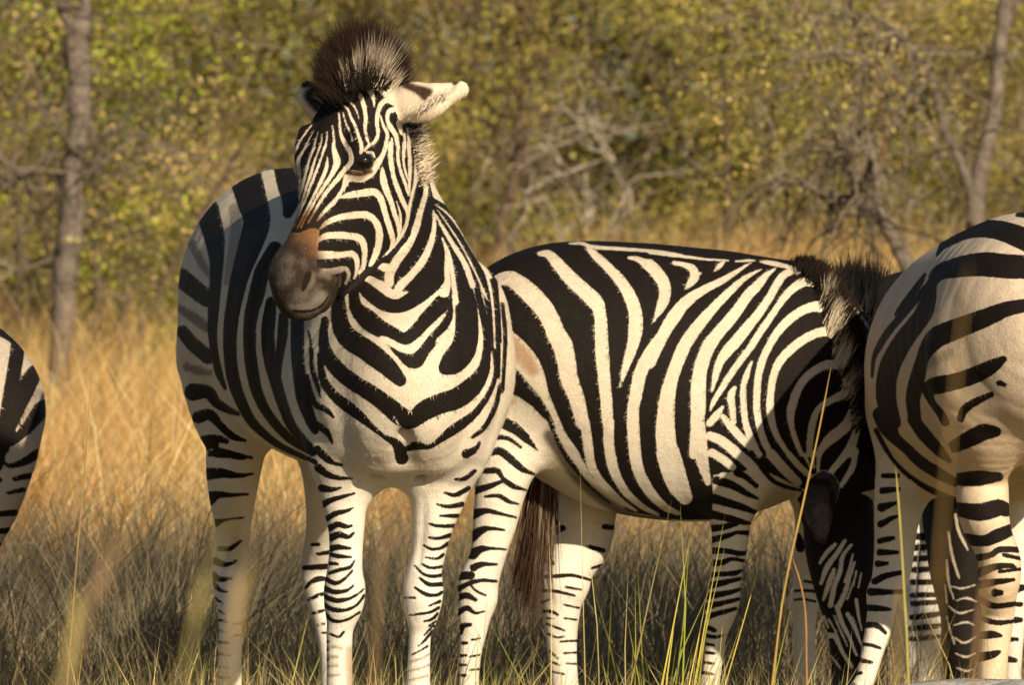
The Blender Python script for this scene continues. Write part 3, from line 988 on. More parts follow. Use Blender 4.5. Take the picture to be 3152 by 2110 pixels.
tb = [Tube('body', [(1440, 1080, Y0, .05, .07), trow(1475, 905, 1250, .12), trow(1530, 868, 1270, .18), trow(1600, 815, 1320, .22), trow(1700, 757, 1400, .255), trow(1800, 742, 1490, .275), trow(1950, 747, 1580, .29), trow(2100, 761, 1606, .29),
                    trow(2200, 770, 1600, .275), trow(2300, 782, 1560, .245), trow(2400, 800, 1490, .20), trow(2460, 840, 1440, .16), (2490, 1140, Y0, .10, .15)], up, .04, 4),
      Tube('body', [(2400, 1090, Y0, .17, .20), (2470, 1165, Y0, .14, .165), (2535, 1280, Y0 - .01, .11, .125), (2572, 1400, Y0 - .02, .092, .098), (2588, 1510, Y0 - .03, .08, .074)], fx, .06, 4),
      Tube('body', [(2300, 1180, 17.45, .08, .12), (2285, 1330, 17.44, .075, .1), (2265, 1450, 17.45, .065, .065)], fx, .08, 4)]
tb.append(leg('body', [(2268, 1440, 17.45, 92), (2262, 1524, 17.45, 70), (2250, 1606, 17.45, 61), (2246, 1689, 17.45, 55), (2237, 1771, 17.45, 46), (2226, 1853, 17.45, 52), (2213, 1908, 17.45, 45), (2205, 1963, 17.45, 32), (2185, 2110, 17.45, 31)], fx, (2175, 17.45), .05, 1.0))
tb.append(leg('far', [(2440, 1430, 17.78, 70), (2485, 1560, 17.8, 44), (2483, 1700, 17.82, 40), (2480, 1800, 17.82, 39), (2476, 1870, 17.82, 42), (2476, 1950, 17.82, 34), (2478, 2110, 17.82, 36)], fx, (2480, 17.82), .05, 1.0))
tb.append(leg('near', [(1575, 1200, 17.5, 165), (1575, 1300, 17.47, 125), (1567, 1403, 17.46, 95), (1541, 1507, 17.46, 79), (1523, 1610, 17.46, 68), (1502, 1713, 17.46, 55), (1474, 1791, 17.46, 62), (1472, 1843, 17.46, 60), (1461, 1894, 17.46, 52), (1457, 1946, 17.46, 42), (1447, 2023, 17.46, 34), (1443, 2110, 17.46, 32)], fx, (1440, 17.46), .05, 1.0))
tb.append(leg('far', [(1800, 1300, 17.75, 150), (1805, 1440, 17.74, 118), (1795, 1560, 17.74, 104), (1785, 1661, 17.74, 98), (1743, 1749, 17.74, 83), (1736, 1791, 17.74, 82), (1729, 1842, 17.74, 66), (1728, 1894, 17.74, 57), (1728, 1946, 17.74, 50), (1731, 2023, 17.74, 45), (1738, 2110, 17.74, 43)], fx, (1742, 17.74), .05, 1.0))
for t in tb[-2:]: t.R[:, 0] = np.minimum(t.R[:, 0], .06)
tb.append(Tube('far', [(1690, 1590, 17.76, .02, .02), (1683, 1640, 17.76, .027, .027), (1700, 1720, 17.76, .03, .03)], fx, .03, 3))
# head, held down
tb.append(Tube('head', [(2568, 1500, 17.57, .06, .07), (2578, 1590, 17.54, .075, .078), (2590, 1690, 17.52, .078, .082), (2600, 1790, 17.5, .068, .072), (2612, 1890, 17.49, .056, .058), (2622, 1990, 17.48, .05, .05), (2630, 2090, 17.47, .052, .05), (2636, 2170, 17.46, .05, .045), (2640, 2220, 17.46, .035, .03)], fx, .03, 4))
tb.append(Tube('ear', [(2545, 1480, 17.50, .016, .02), (2525, 1530, 17.46, .02, .036), (2514, 1580, 17.44, .02, .040), (2520, 1630, 17.43, .016, .028), (2532, 1665, 17.43, .010, .012)], fx, .02, 4))
tb.append(Tube('ear', [(2530, 1510, 17.432, .006, .010), (2518, 1570, 17.415, .012, .024), (2522, 1625, 17.413, .006, .012)], fx, .01, 4, cut=True))

MID = '''
@P body
K 1400,884 1480,700 1700,690 2000,710 2420,760 2560,790 2680,1000 2720,1500 2609,1530 2466,1505 2334,1440 2194,1475 2192,1601 2080,1602 1938,1577 1835,1520 1742,1427 1700,1340 1687,1300 1660,1276 1638,1252 1596,1222 1542,1198 1400,1180
@F body|near|far
w 60,430,60 120,415,100 205,420,125 325,515,150 440,635,150 510,745,145 550,850,145 605,950,160 640,1095,146 660,1220,138 720,1380,124 765,1568,104
w 60,860,200 110,905,225 230,1000,205 330,1110,185 400,1230,138 455,1340,78 510,1450,56 565,1568,50
w 420,212,34 490,215,66 560,285,92 650,390,108 755,490,116 870,600,120 908,700,98 918,860,104 925,1030,108 940,1200,98 958,1400,96 968,1568,88
w 812,175,30 880,235,66 970,320,72 1070,430,86 1140,540,98 1185,660,104 1195,800,112 1170,950,92 1115,1120,58 1068,1285,14
w 660,130,12 770,130,28 830,155,30 1000,170,28 1200,182,26 1400,200,26 1568,228,24
w 1138,243,20 1220,260,44 1290,310,68 1370,390,78 1425,480,88 1425,580,82 1390,660,58 1338,757,10
w 1568,640,84 1480,770,84 1400,880,84 1310,1010,96 1230,1180,106 1200,1330,100 1175,1450,95 1172,1568,94
k 104,500,20 140,560,90
t .36,.20,.10,22,.75 130,870,70 220,960,80 310,1060,70 370,1150,40
t .36,.22,.11,14,.6 110,1340,30 200,1400,30
@G body
w 0,88,24 150,108,22 300,125,20 420,140,15 575,148,12
w 180,166,30 250,180,34 310,205,56 330,260,66 305,305,56 265,356,14
w 375,240,14 330,262,40
w 545,155,18 510,190,34 475,224,12
w 0,165,56 60,230,70 105,320,86 110,400,82 80,480,60 35,590,12
w 740,165,8 650,220,28 540,290,48 400,360,58 280,440,82 180,550,88 110,670,88 50,790,84 0,900,80
w 822,212,6 760,240,20 680,290,40 590,370,54 490,470,64 400,570,78 320,670,88 250,780,94 200,900,94 165,1000,94 135,1120,108 120,1250,122 115,1400,140 130,1568,152
w 922,205,10 850,260,44 790,330,68 720,400,74 650,500,78 580,590,84 500,680,88 430,780,98 390,880,98 365,980,102 355,1100,108 355,1230,108 345,1360,90 330,1480,76 325,1568,72
w 1085,225,44 1040,225,48 975,260,54 920,340,58 870,430,58 800,530,64 720,630,74 640,730,84 560,820,78 510,900,60 480,1000,44 455,1105,14
w 628,155,8 700,150,19 768,148,13
w 812,155,14 880,165,34 1000,190,30 1090,218,40
w 1200,310,60 1130,305,64 1060,345,60 1000,400,54 940,480,48 880,570,50 810,670,50 740,780,50 680,860,48 600,970,48 530,1080,44 470,1180,34 443,1245,14
w 1290,440,80 1270,480,88 1180,490,68 1090,530,64 1000,600,64 930,680,58 870,780,54 825,880,54 795,1000,54 785,1120,50 785,1250,50 805,1370,50 840,1480,50 890,1568,44
w 1350,640,74 1320,660,72 1220,680,64 1120,730,64 1030,800,64 950,890,60 910,980,54 890,1080,50 880,1200,54 890,1310,54 920,1410,44 970,1500,38 1020,1568,30
w 1390,910,72 1300,910,64 1210,950,60 1130,1020,60 1080,1100,60 1050,1180,64 1030,1270,58 1040,1370,40 1070,1470,38 1110,1568,32
w 1450,1110,74 1370,1150,54 1290,1190,50 1230,1240,44 1200,1310,50 1180,1400,50 1170,1500,45 1165,1568,38
w 1520,1170,26 1480,1250,58 1450,1330,68 1390,1390,64 1310,1450,60 1260,1520,48 1230,1568,44
w 1532,1380,26 1500,1450,48 1470,1568,48
w 1430,440,8 1500,510,22 1570,590,26 1640,720,24 1660,800,8
w 1560,650,8 1610,740,24 1660,810,16
w 1570,800,8 1610,850,18 1640,900,14
w 748,888,14 710,980,40 685,1080,44 685,1180,45 695,1300,45 720,1400,50 760,1500,54 790,1568,48
w 622,1080,28 595,1140,54 605,1230,48 615,1330,36
w 535,1220,20 490,1280,54 440,1340,50
w 535,1290,36 600,1370,58 680,1460,58 750,1520,56 800,1568,46
w 440,1420,40 500,1450,58 580,1500,58 660,1568,50
w 440,1562,40 520,1590,50
@H body
w 650,0,32 680,90,56 740,180,62 790,260,48 850,350,42 930,430,36 1040,510,20
w 815,0,54 830,120,58 850,250,52 890,330,46 960,410,42 1040,480,30 1120,530,14
w 960,0,58 955,100,62 970,220,62 1000,320,56 1060,420,46 1150,500,34 1250,555,18
w 1100,0,74 1110,150,72 1130,280,68 1190,400,62 1280,500,46 1370,545,26
w 585,40,30 640,150,50 700,235,38 800,360,36 950,480,36 1100,562,26 1300,592,16
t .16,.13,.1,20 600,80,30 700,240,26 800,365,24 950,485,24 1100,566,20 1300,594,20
@I body
w -5,273,132 40,420,126 90,515,80
w 160,100,76 172,200,80 188,320,66 218,430,34
w 573,273,58 640,350,56 720,430,46
w 673,273,34 730,340,34 790,395,32
w 757,273,20 792,345,10
w 800,260,24 812,345,12
w 1000,120,44 930,180,40 870,230,34 840,290,25 835,395,12
w 1050,140,34 1010,240,44 960,310,38 910,370,34 880,445,22
w 1050,250,28 1030,340,34 990,410,28 938,485,22
w 230,170,50 300,200,54 370,260,54 430,310,54 520,400,54
w 240,260,40 300,300,48 355,345,40
w 300,400,50 450,420,60 520,480,80 620,490,50 720,510,40
W 250,390 360,370 500,420 560,400 700,470 760,490 740,540 500,540 500,620 240,640
k 265,420,40.8 350,445,40.8 430,490,28.8 498,522,9.6
k 240,520,48 330,545,40.8 410,570,33.6 492,602,16.8
k 235,610,43.2 320,630,36 400,650,28.8 455,662,9.6
k 235,690,36 310,680,28.8 375,665,21.6
k 235,755,31.2 310,735,26.4 372,715,15.6
k 372,710,12 440,715,24
k 235,815,31.2 310,815,26.4 400,830,22.8 445,820,9.6
k 235,885,36 300,880,26.4 350,860,16.8 420,872,13.2
k 235,950,26.4 300,945,21.6 370,940,22.8 405,925,9.6
k 230,1010,36 320,990,26.4 405,970,12
k 210,1070,36 310,1055,26.4 402,1030,12
k 200,1130,31.2 290,1110,24 392,1085,12
k 195,1190,26.4 280,1165,24 372,1140,15.6
k 195,1240,26.4 255,1262,19.2
k 380,380,31.2 430,400,28.8 490,452,19.2
k 460,262,19.2 560,400,21.6 640,450,16.8 740,475,9.6
@H near
k 250,20,67.2 300,5,56
k 330,5,62.7 420,40,84 480,90,76.2 542,152,38.1
k 190,112,20.2 280,90,26.9 360,100,20.2 430,150,11.2
k 180,195,44.8 260,180,38.1 310,175,42.6 370,220,42.6 440,280,31.4 512,312,9
k 160,270,47 220,290,33.6 290,290,30.2 320,330,20.2 380,380,26.9 465,407,6.7
k 155,410,40.3 240,385,30.2 320,355,14.6
k 220,445,9 300,440,19 360,475,19 418,490,6.7
k 145,550,58.2 230,530,28 320,550,15.7 405,570,5.6
k 140,690,51.5 190,650,44.8 240,635,21.3 335,645,5.6
k 145,790,58.2 190,760,38.1 250,755,15.7 345,760,4.5
k 150,870,40.3 200,850,28 290,850,7.8
k 52,920,44.8 135,915,42.6
k 52,1000,29.1 130,960,22.4 200,945,15.7 285,950,12.3
k 120,960,6.7 170,1010,9 222,1035,6.7
k 55,1050,33.6 110,1035,31.4 162,1062,17.9
k 58,1140,29.1 110,1110,26.9 160,1140,12.3 212,1130,5.6
k 70,1252,33.6 90,1215,26.9 132,1210,14.6
k 85,1320,15.7 112,1318,10.1
@H far
k 580,800,33.6 622,842,20.2
k 530,925,14.6 640,920,16.8 740,915,16.8 855,945,7.8
k 555,1005,10.1 640,1010,14.6 755,1037,7.8
k 545,1080,12.3 602,1060,7.8
k 555,1130,14.6 610,1130,14.6 652,1150,7.8
k 588,1205,7.8 640,1225,7.8 692,1245,5.6
k 670,1310,5.6 765,1305,10.1
k 608,1370,7.8 652,1410,7.8
k 630,655,44.8 682,632,29.1
k 930,625,26.9 1002,630,22.4
k 838,745,20.2 925,767,20.2
k 855,872,10.1 915,855,12.3
k 590,560,20.2 640,600,22.4; 545,590,9 575,620,11.2 560,660,9 590,700,11.2
k 596,1265,7 645,1285,7 690,1280,5; 612,1430,6 660,1450,6; 690,1380,6 770,1375,7; 620,1490,6 690,1505,6; 700,1440,5 770,1445,7; 585,1170,6 620,1175,6
k 700,985,9 790,1000,8; 690,1090,6 780,1110,7; 690,1170,5 765,1180,7
@H near
k 62,1395,14 108,1392,9; 60,1450,13 105,1450,9; 60,1510,13 105,1512,9; 140,1300,8 190,1290,6; 130,1400,7 185,1390,6; 130,1480,7 180,1475,6
@I body
k 200,1290,18 260,1300,14 300,1290,8; 195,1335,15 250,1345,10; 195,1385,15 255,1392,10; 190,1440,14 250,1450,9; 185,1500,14 245,1508,9
@H body
k 612,0,14 650,110,17 705,215,15 770,300,13 860,400,11 960,482,9
@I far
k 720,735,36 736,790,50 730,810,20
k 760,985,9 835,1000,9
k 705,1040,8 760,1038,12 840,1045,11
k 705,1090,6 760,1088,8 820,1100,7
@I head
base 25
coat .68,.62,.54
w 845,885,15 880,830,23.8 930,780,21.2
w 850,1000,17.5 890,900,30 940,830,26.2 985,760,21.2
w 865,1090,15 900,990,30 925,920,20
w 905,1120,30 925,1020,26.2 960,930,26.2 972,850,21.2 1022,780,16.2
w 950,1130,30 985,1050,26.2 1012,960,21.2 1040,880,12.5
w 880,1290,37.5 930,1300,25 970,1380,20 1010,1450,18.8 1025,1492,11.2
w 940,1130,25 970,1220,26.2 1010,1300,18.8 1050,1400,13.8
w 1000,1170,26.2 1035,1240,16.2 1072,1332,11.2
w 1050,1090,18.8 1062,1180,13.8 1080,1260,8.8
W 900,1490 1100,1480 1100,1800 850,1800
T .03,.025,.022,12 900,1490 1100,1480 1100,1800 850,1800
@I head
w 868,1185,14 892,1245,12; 895,1200,13 930,1262,11 960,1335,8; 985,990,13 1012,905,12 1032,830,9; 1062,1020,12 1078,940,10; 1032,1012,12 1050,930,10; 858,945,9 882,890,11; 1000,1085,12 1030,1000,10; 1010,1425,10 1032,1475,8; 908,1405,10 950,1462,12 985,1522,9; 925,1180,10 955,1250,12 1000,1350,9; 1030,1190,9 1062,1290,10 1090,1380,7
@I ear
coat .05,.042,.036
base -40
t .012,.01,.01,10 740,430,30 730,600,20 800,730,16; 800,420,16 900,450,14 920,600,12
t .13,.11,.095,25,.8 850,600,50 870,700,40
'''
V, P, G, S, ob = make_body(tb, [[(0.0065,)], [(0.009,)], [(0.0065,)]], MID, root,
                           lambda V: ((pix(V)[:, 0] > 2170) & (V[:, 1] < 17.62) & (pix(V)[:, 1] > 1400)) | ((V[:, 2] > .15) & (V[:, 2] < .78)) | ((V[:, 1] < 17.52) & (pix(V)[:, 0] > 2000)))
fur(ob, root, S[0], S[1], 150000, (-.75, 0, -.65))
cr = []
for (x, y, L, c, tcol, ang) in ((1060, 150, .012, BK, BK, .1), (1110, 165, .022, BK, BK, .2), (1180, 200, .03, BK, BK, .3), (1250, 300, .036, BK, BR, .4), (1270, 380, .045, BK, BR, .5), (1284, 440, .065, WH, GY, .12), (1290, 520, .05, BK, BR, .6), (1312, 610, .06, WH, WH, .35),
                                (1330, 680, .06, WH, WH, .4), (1345, 770, .045, BK, BR, .7), (1365, 850, .065, WH, GY, .35), (1385, 910, .06, WH, WH, .4), (1410, 1000, .045, BR, BR, .8), (1438, 1080, .055, WH, GY, .4), (1450, 1130, .05, WH, BK, .5), (1475, 1220, .04, BK, BK, .8), (1500, 1300, .04, WH, BK, .7), (1510, 1400, .04, BK, BK, .8)):
    px, py = cp('G', x, y)
    Y = surf(V, P, px, py + 8, 12)
    cr.append((px, py + 4, (Y or Y0) + .004, math.sin(ang), -.25, math.cos(ang), L, *c, *tcol))
hair('mane', cr, root, 1700, .0018, .12, .006, 3, None, .3, .15)
cr2 = []
for (x, y, L) in ((1120, 170, .014), (1190, 225, .026), (1270, 330, .034), (1330, 470, .036), (1385, 600, .04), (1430, 760, .05), (1470, 950, .05), (1510, 1150, .045), (1535, 1350, .04)):
    px, py = cp('G', x, y)
    Y = surf(V, P, px, py + 8, 14)
    cr2.append((px, py + 5, (Y or Y0) + .008, .62, -.2, .78, L, *BK, *BR))
hair('mane', cr2, root, 6500, .0017, .16, .014, 3, None, .3, .15)
tl = [(1685, 1385, 17.62, -.05, 0, -1, .30, *GY, .05, .025, .013), (1668, 1450, 17.62, -.12, 0, -1, .25, .06, .03, .016, .05, .022, .012), (1640, 1560, 17.62, -.10, 0, -1, .18, *BR, *BK)]
hair('tail', tl, root, 1500, .0018, .05, .012, 4, None, .3, .25)

# ============================================================ zebra at the right edge, seen from behind
root = empty('zebra', at(3080, 2440, 16.9) * [1, 1, 0], 'zebra at the right edge seen from behind with its striped rump nearest', 'zebra', 'plains zebras in the grass')
fy = (-.05, 1, 0)
tb = [Tube('body', [(3190, 1010, 16.32, .12, .13), (3188, 1015, 16.42, .19, .22), (3178, 1030, 16.58, .235, .262), (3125, 1085, 16.85, .268, .29), (3072, 1130, 17.1, .283, .302), (3022, 1140, 17.35, .26, .29), (2990, 1140, 17.6, .2, .26), (2980, 1150, 17.78, .13, .18)], up, .04, 4)]
tb.append(leg('near', [(3090, 960, 16.5, 195, .9), (3062, 1100, 16.46, 214, .95), (3058, 1220, 16.5, 192, 1.0), (3045, 1310, 16.55, 138, 1.2), (3033, 1395, 16.6, 95, 1.4), (3025, 1477, 16.62, 81, 1.4), (3026, 1558, 16.6, 80, 1.3), (3036, 1612, 16.56, 73, 1.3), (3055, 1666, 16.52, 65, 1.3), (3075, 1721, 16.48, 66, 1.4), (3077, 1775, 16.48, 65, 1.3), (3072, 1829, 16.5, 59), (3073, 1883, 16.52, 51), (3066, 1938, 16.52, 49), (3055, 2062, 16.52, 45)], fy, (3050, 16.52), .03))
tb.append(leg('near', [(3290, 1130, 16.5, 190, 1.1), (3310, 1280, 16.55, 170, 1.2), (3330, 1400, 16.6, 95, 1.4), (3330, 1560, 16.6, 75, 1.3), (3330, 1721, 16.5, 66, 1.4), (3330, 1883, 16.52, 51), (3330, 2062, 16.52, 45)], fy, (3330, 16.52), .06))
tb.append(leg('fore', [(2800, 1280, 17.35, 120), (2805, 1400, 17.32, 110), (2775, 1520, 17.3, 84), (2760, 1600, 17.3, 70), (2755, 1660, 17.3, 64), (2748, 1740, 17.3, 60), (2735, 1800, 17.28, 55), (2717, 1830, 17.27, 50), (2712, 1885, 17.25, 43), (2703, 1940, 17.24, 41), (2690, 1990, 17.22, 36), (2675, 2050, 17.2, 32), (2655, 2110, 17.18, 31)], fy, (2590, 17.1), .05))
tb.append(leg('fore', [(3120, 1400, 17.4, 110), (3128, 1560, 17.4, 66), (3122, 1700, 17.4, 50), (3120, 1800, 17.4, 50), (3118, 1900, 17.4, 42), (3112, 2062, 17.4, 32)], fy, (3110, 17.4), .05))
tb.append(Tube('head', [(2975, 1190, 17.7, .14, .17), (2960, 1330, 17.95, .11, .14), (2955, 1480, 18.1, .09, .11), (2955, 1600, 18.12, .085, .10)], fy, .05, 4))
tb.append(Tube('head', [(2956, 1600, 18.1, .075, .10), (2960, 1700, 18.06, .08, .11), (2965, 1800, 18.0, .068, .09), (2968, 1900, 17.97, .055, .06), (2970, 2000, 17.95, .055, .055), (2968, 2080, 17.95, .045, .045)], fy, .03, 4))
tb.append(Tube('tail', [(3290, 780, 16.42, .03, .03), (3330, 1000, 16.34, .025, .025), (3340, 1250, 16.3, .02, .02)], fy, .03, 3))
RIGHT = '''
@J body|near
coat .72,.57,.41
k 1268,98,16 1300,90,40 1350,96,50
k 700,385,8 740,320,44 800,270,80 870,228,98 960,200,112 1080,196,122 1190,218,138 1290,256,150 1360,290,150
k 668,590,60 690,535,84 730,500,104 800,480,126 930,455,150 1060,448,166 1200,462,166 1350,468,160
k 1350,735,84 1200,765,100 1050,825,122 920,875,132 790,925,142 700,968,140 642,1035,112 598,1120,84 572,1220,96 545,1330,104 530,1430,92 548,1568,84
k 1172,1122,44 1085,1178,96 960,1238,110 820,1284,110 700,1308,118 640,1335,84 662,1420,44 720,1500,52 760,1568,56
k 662,590,70 640,690,104 610,790,118 548,880,120 495,945,126 432,1040,136 376,1150,140 348,1250,138 338,1350,136 350,1450,130 382,1568,120
k 615,520,16 585,570,34 530,650,44 450,750,34 410,800,16
k 612,610,24 560,690,40 510,745,44 430,838,46 350,935,46 292,1030,42 252,1120,24 240,1250,12
k 1140,1290,36 1185,1304,22
k 1090,1372,30 1000,1412,44 900,1475,54 868,1545,46
t .30,.22,.15,12,.5 700,745,56 820,690,40 960,655,30 1150,630,24 1330,600,28
t .26,.19,.13,12,.55 640,1150,56 760,1095,40 900,1040,30 1050,1000,22 1330,985,22
t .34,.25,.17,10,.5 900,910,8 1330,860,16
@K body
coat .67,.55,.42
k 310,30,75.5 352,100,91.3 400,170,59.8 460,222,53.5 540,300,59.8 650,370,59.8 745,420,44.1
k 500,60,60.5 560,140,70.2 640,230,58.1 705,295,21.8
k 290,120,21.8 340,220,20.5 400,310,20.5 500,400,23 620,470,29.1 755,522,21.8
k 480,432,12.1 600,512,17 755,572,15.8
@K near
k 735,212,67.7 820,170,87 900,132,89.5 968,130,55.6
k 740,400,60.5 860,395,82.3 985,385,46
k 755,570,72.6 880,587,94.4 980,562,91.9 1030,575,67.7
k 790,740,60.5 900,750,58.1 980,720,70.2 1060,685,60.5
k 850,850,36.3 940,830,29.1 990,800,30.2 1090,800,29.1
k 870,932,48.4 970,897,33.9 1050,890,23 1080,900,9.7
k 1015,830,17 1105,850,17
k 990,925,14.5 1112,910,10.9
k 870,1000,43.5 960,985,33.9 1070,970,14.5
k 880,1080,31.4 960,1120,29.1 1080,1108,21.8
k 965,1045,41.1 1000,1045,21.8
k 890,1190,24.2 970,1215,24.2 1070,1208,15.8
k 880,1290,36.3 950,1282,38.7 1002,1290,9.7
k 870,1412,48.4 950,1397,38.7 990,1380,14.5
@K fore
k 330,380,22.4 410,380,22.4
k 325,465,33.6 415,455,20.2
k 320,560,44.8 400,535,14.6
k 315,655,33.6 380,620,21.3 415,608,6.7
k 310,750,29.1 385,733,20.2
k 310,815,33.6 412,815,14.6
k 300,880,33.6 352,878,14.6
k 280,980,33.6 340,950,31.4 430,930,20.2
k 260,1040,40.3 350,1040,26.9 440,1040,20.2
k 240,1130,33.6 320,1135,26.9 375,1140,9
k 215,1230,29.1 290,1230,26.9 342,1272,14.6
k 200,1335,15.7 270,1345,15.7 312,1360,9
k 180,1425,22.4 262,1440,14.6
k 150,1510,15.7 202,1500,14.6
k 1090,1020,44.8 1120,1015,33.6; 1040,1110,15.7 1110,1110,22.4; 1080,1200,33.6 1110,1200,22.4; 1040,1310,22.4 1090,1310,15.7; 1030,1420,33.6 1080,1430,22.4
@K head
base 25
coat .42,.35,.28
w 740,600,14 760,700,18 810,800,12; 700,700,10 720,830,16 760,960,12; 690,860,10 700,980,14 730,1080,10; 680,1000,8 690,1100,10
w 690,1180,8 710,1260,10 735,1340,8; 700,1120,8 760,1160,13 845,1140,8; 730,1230,8 800,1212,12 850,1230,6; 735,1300,9 790,1330,13 850,1300,8; 740,1390,8 800,1410,12 850,1390,7; 745,1470,8 800,1490,12 840,1480,6
w 745,1090,8 800,1075,13 860,1095,8; 720,1010,10 780,1020,12 850,1000,8
'''
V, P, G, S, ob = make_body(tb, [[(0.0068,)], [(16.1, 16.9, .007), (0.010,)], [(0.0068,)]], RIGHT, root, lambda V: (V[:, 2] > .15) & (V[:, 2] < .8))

fur(ob, root, S[0], S[1], 80000, (.3, -.4, -.85))
# ============================================================ zebra almost hidden behind the others
root = empty('zebra', at(2860, 2330, 19.3) * [1, 1, 0], 'zebra mostly hidden behind the others with its dark mane tuft showing', 'zebra', 'plains zebras in the grass')
fz = (-.6, -.8, 0)
tb = [Tube('body', [(2780, 1130, 19.1, .14, .16), (2800, 1130, 19.25, .19, .235), (2850, 1150, 19.5, .22, .25), (2920, 1160, 19.8, .24, .25), (2990, 1150, 20.1, .21, .23), (3010, 1150, 20.25, .10, .12)], up, .04, 4),
      Tube('body', [(2770, 1090, 19.15, .12, .17), (2720, 1220, 18.9, .09, .13), (2690, 1380, 18.75, .075, .10), (2680, 1480, 18.72, .06, .08)], fz, .05, 4),
      Tube('body', [(2680, 1470, 18.7, .065, .085), (2670, 1600, 18.62, .075, .09), (2662, 1760, 18.56, .055, .06), (2655, 1900, 18.52, .048, .05), (2652, 1960, 18.5, .035, .035)], fz, .03, 4)]
for x, Y in ((2860, 19.0), (2790, 19.2)):
    tb.append(leg('leg', [(x + 12, 1400, Y, 75), (x + 10, 1600, Y, 42), (x + 6, 1680, Y, 34), (x, 1720, Y, 33), (x - 4, 1800, Y, 33), (x - 6, 1850, Y, 35), (x - 2, 1910, Y, 46), (x - 2, 1960, Y, 40), (x, 2020, Y, 32), (x, 2110, Y, 31)], fz, (x, Y), .05))
for x, Y in ((2990, 20.1), (3120, 20.0)):
    tb.append(leg('leg', [(x, 1250, Y, 120), (x, 1500, Y, 60), (x, 1700, Y, 42), (x, 1780, Y, 46), (x, 1900, Y, 34), (x, 2060, Y, 32)], fz, (x, Y), .05))
HID = '''
@J body
k 430,650,60 390,720,30 380,900,40
k 330,620,40 330,760,50 320,900,60
@K body
base 30
w 0,200,10 60,400,10
@J body
K 0,560 345,560 340,1000 0,1000
k 330,660,16 420,680,26 480,690,40 440,760,30
t .36,.22,.12,20 370,700,40 370,800,40
@K leg
k 500,725,34 620,725,32 690,740,13
k 500,790,32 600,785,30 690,775,16
k 500,852,32 600,846,28 690,830,16
k 500,915,30 590,912,26 680,900,14
k 495,985,28 590,985,26 680,975,16
k 490,1060,24 590,1055,24 680,1050,14
k 490,1110,22 600,1100,24 680,1090,14
k 490,1185,26 600,1172,28 690,1160,16
k 480,1250,24 590,1240,26 690,1225,14
k 480,1310,20 590,1300,22 690,1290,14
'''
V, P, G, S, ob = make_body(tb, [[(0.010,)], [(0.014,)], [(0.009,)]], HID, root)
cr = []
for (x, y, L, a) in ((1430, 390, .065, -.1), (1480, 430, .08, .0), (1560, 480, .095, .1), (1620, 520, .09, .2), (1660, 600, .085, .25), (1690, 690, .075, .3)):
    px, py = cp('G', x, y)
    cr.append((px, py, 18.95, math.sin(a), -.1, math.cos(a), L, .012, .012, .016, .03, .025, .022))
hair('mane', cr, root, 2200, .0026, .13, .02)

# ============================================================ zebra leaving at the left edge
root = empty('zebra', at(-60, 2355, 18.0) * [1, 1, 0], 'zebra cut off by the left edge of the photo with only its striped rump showing', 'zebra', 'plains zebras in the grass')
fl = (-1, 0, 0)
tb = [Tube('body', [(3, 1277, 18.0, .05, .055), (-22, 1272, 18.0, .10, .115), (-72, 1267, 18.0, .17, .16), (-152, 1247, 18.0, .23, .21), (-272, 1237, 18.0, .26, .25), (-442, 1242, 18.0, .28, .28), (-692, 1252, 18.0, .27, .27), (-772, 1252, 18, .15, .18)], up, .04, 4),
      leg('body', [(12, 1300, 17.9, 112), (25, 1390, 17.88, 92), (5, 1480, 17.87, 84), (-22, 1570, 17.87, 76), (-50, 1650, 17.87, 62), (-70, 1740, 17.87, 52), (-60, 1840, 17.87, 50), (-75, 1930, 17.87, 40), (-80, 2110, 17.87, 36)], fl, (-85, 17.87), .06, 1.0),
      leg('body', [(-102, 1302, 18.1, 105), (-122, 1472, 18.12, 85), (-162, 1642, 18.12, 62), (-182, 1792, 18.12, 52), (-192, 1942, 18.12, 40), (-202, 2152, 18.12, 36)], fl, (-207, 18.12), .06, 1.0),
      leg('body', [(-652, 1442, 17.85, 100), (-657, 1642, 17.85, 60), (-657, 1842, 17.85, 50), (-662, 2152, 17.85, 34)], fl, (-667, 17.85), .05, 1.0),
      leg('body', [(-692, 1442, 18.15, 100), (-697, 1642, 18.15, 60), (-697, 1842, 18.15, 50), (-702, 2152, 18.15, 34)], fl, (-707, 18.15), .05, 1.0),
      Tube('body', [(-712, 1192, 18, .14, .17), (-852, 1342, 18, .1, .12), (-932, 1542, 18, .08, .1), (-962, 1742, 18, .08, .1), (-982, 1942, 18, .055, .06), (-987, 2042, 18, .04, .04)], fl, .05, 4)]
LEFT = '''
@L body
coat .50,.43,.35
k 5,160,30.4 40,180,30.4 70,200,50.7 62,280,52.7 42,400,52.7 25,500,50.7 8,600,40.6 -10,700,30.4
k 150,310,50.7 130,335,60.8 100,400,60.8 70,480,40.6 45,560,20.3 25,640,10.1 5,700,8.1
k 180,460,60.8 160,475,60.8 110,540,42.6 50,600,24.3
k 150,645,34.5 90,680,26.4 28,696,12.2
k 122,732,20.3 58,746,16.2
k 95,788,16.2 28,802,10.1
k 60,880,22.3 -5,886,18.3
k 40,950,20.3 -5,955,18.3
k -60,200,40.6 -60,400,40.6 -50,600,40.6; -150,200,50.7 -150,700,40.6; -250,200,50.7 -250,700,40.6; -350,180,50.7 -350,700,40.6; -450,180,50.7 -450,700,40.6; -550,200,40.6 -550,700,40.6
k -70,760,30.4 0,750,20.3; -80,1000,20.3 0,1010,16.2; -100,1080,20.3 0,1080,14.2; -100,1160,20.3 0,1160,14.2
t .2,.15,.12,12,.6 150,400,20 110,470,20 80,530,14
'''
V, P, G, S, ob = make_body(tb, [[(0.010,)], [(0.012,)], [(0.008,)]], LEFT, root)
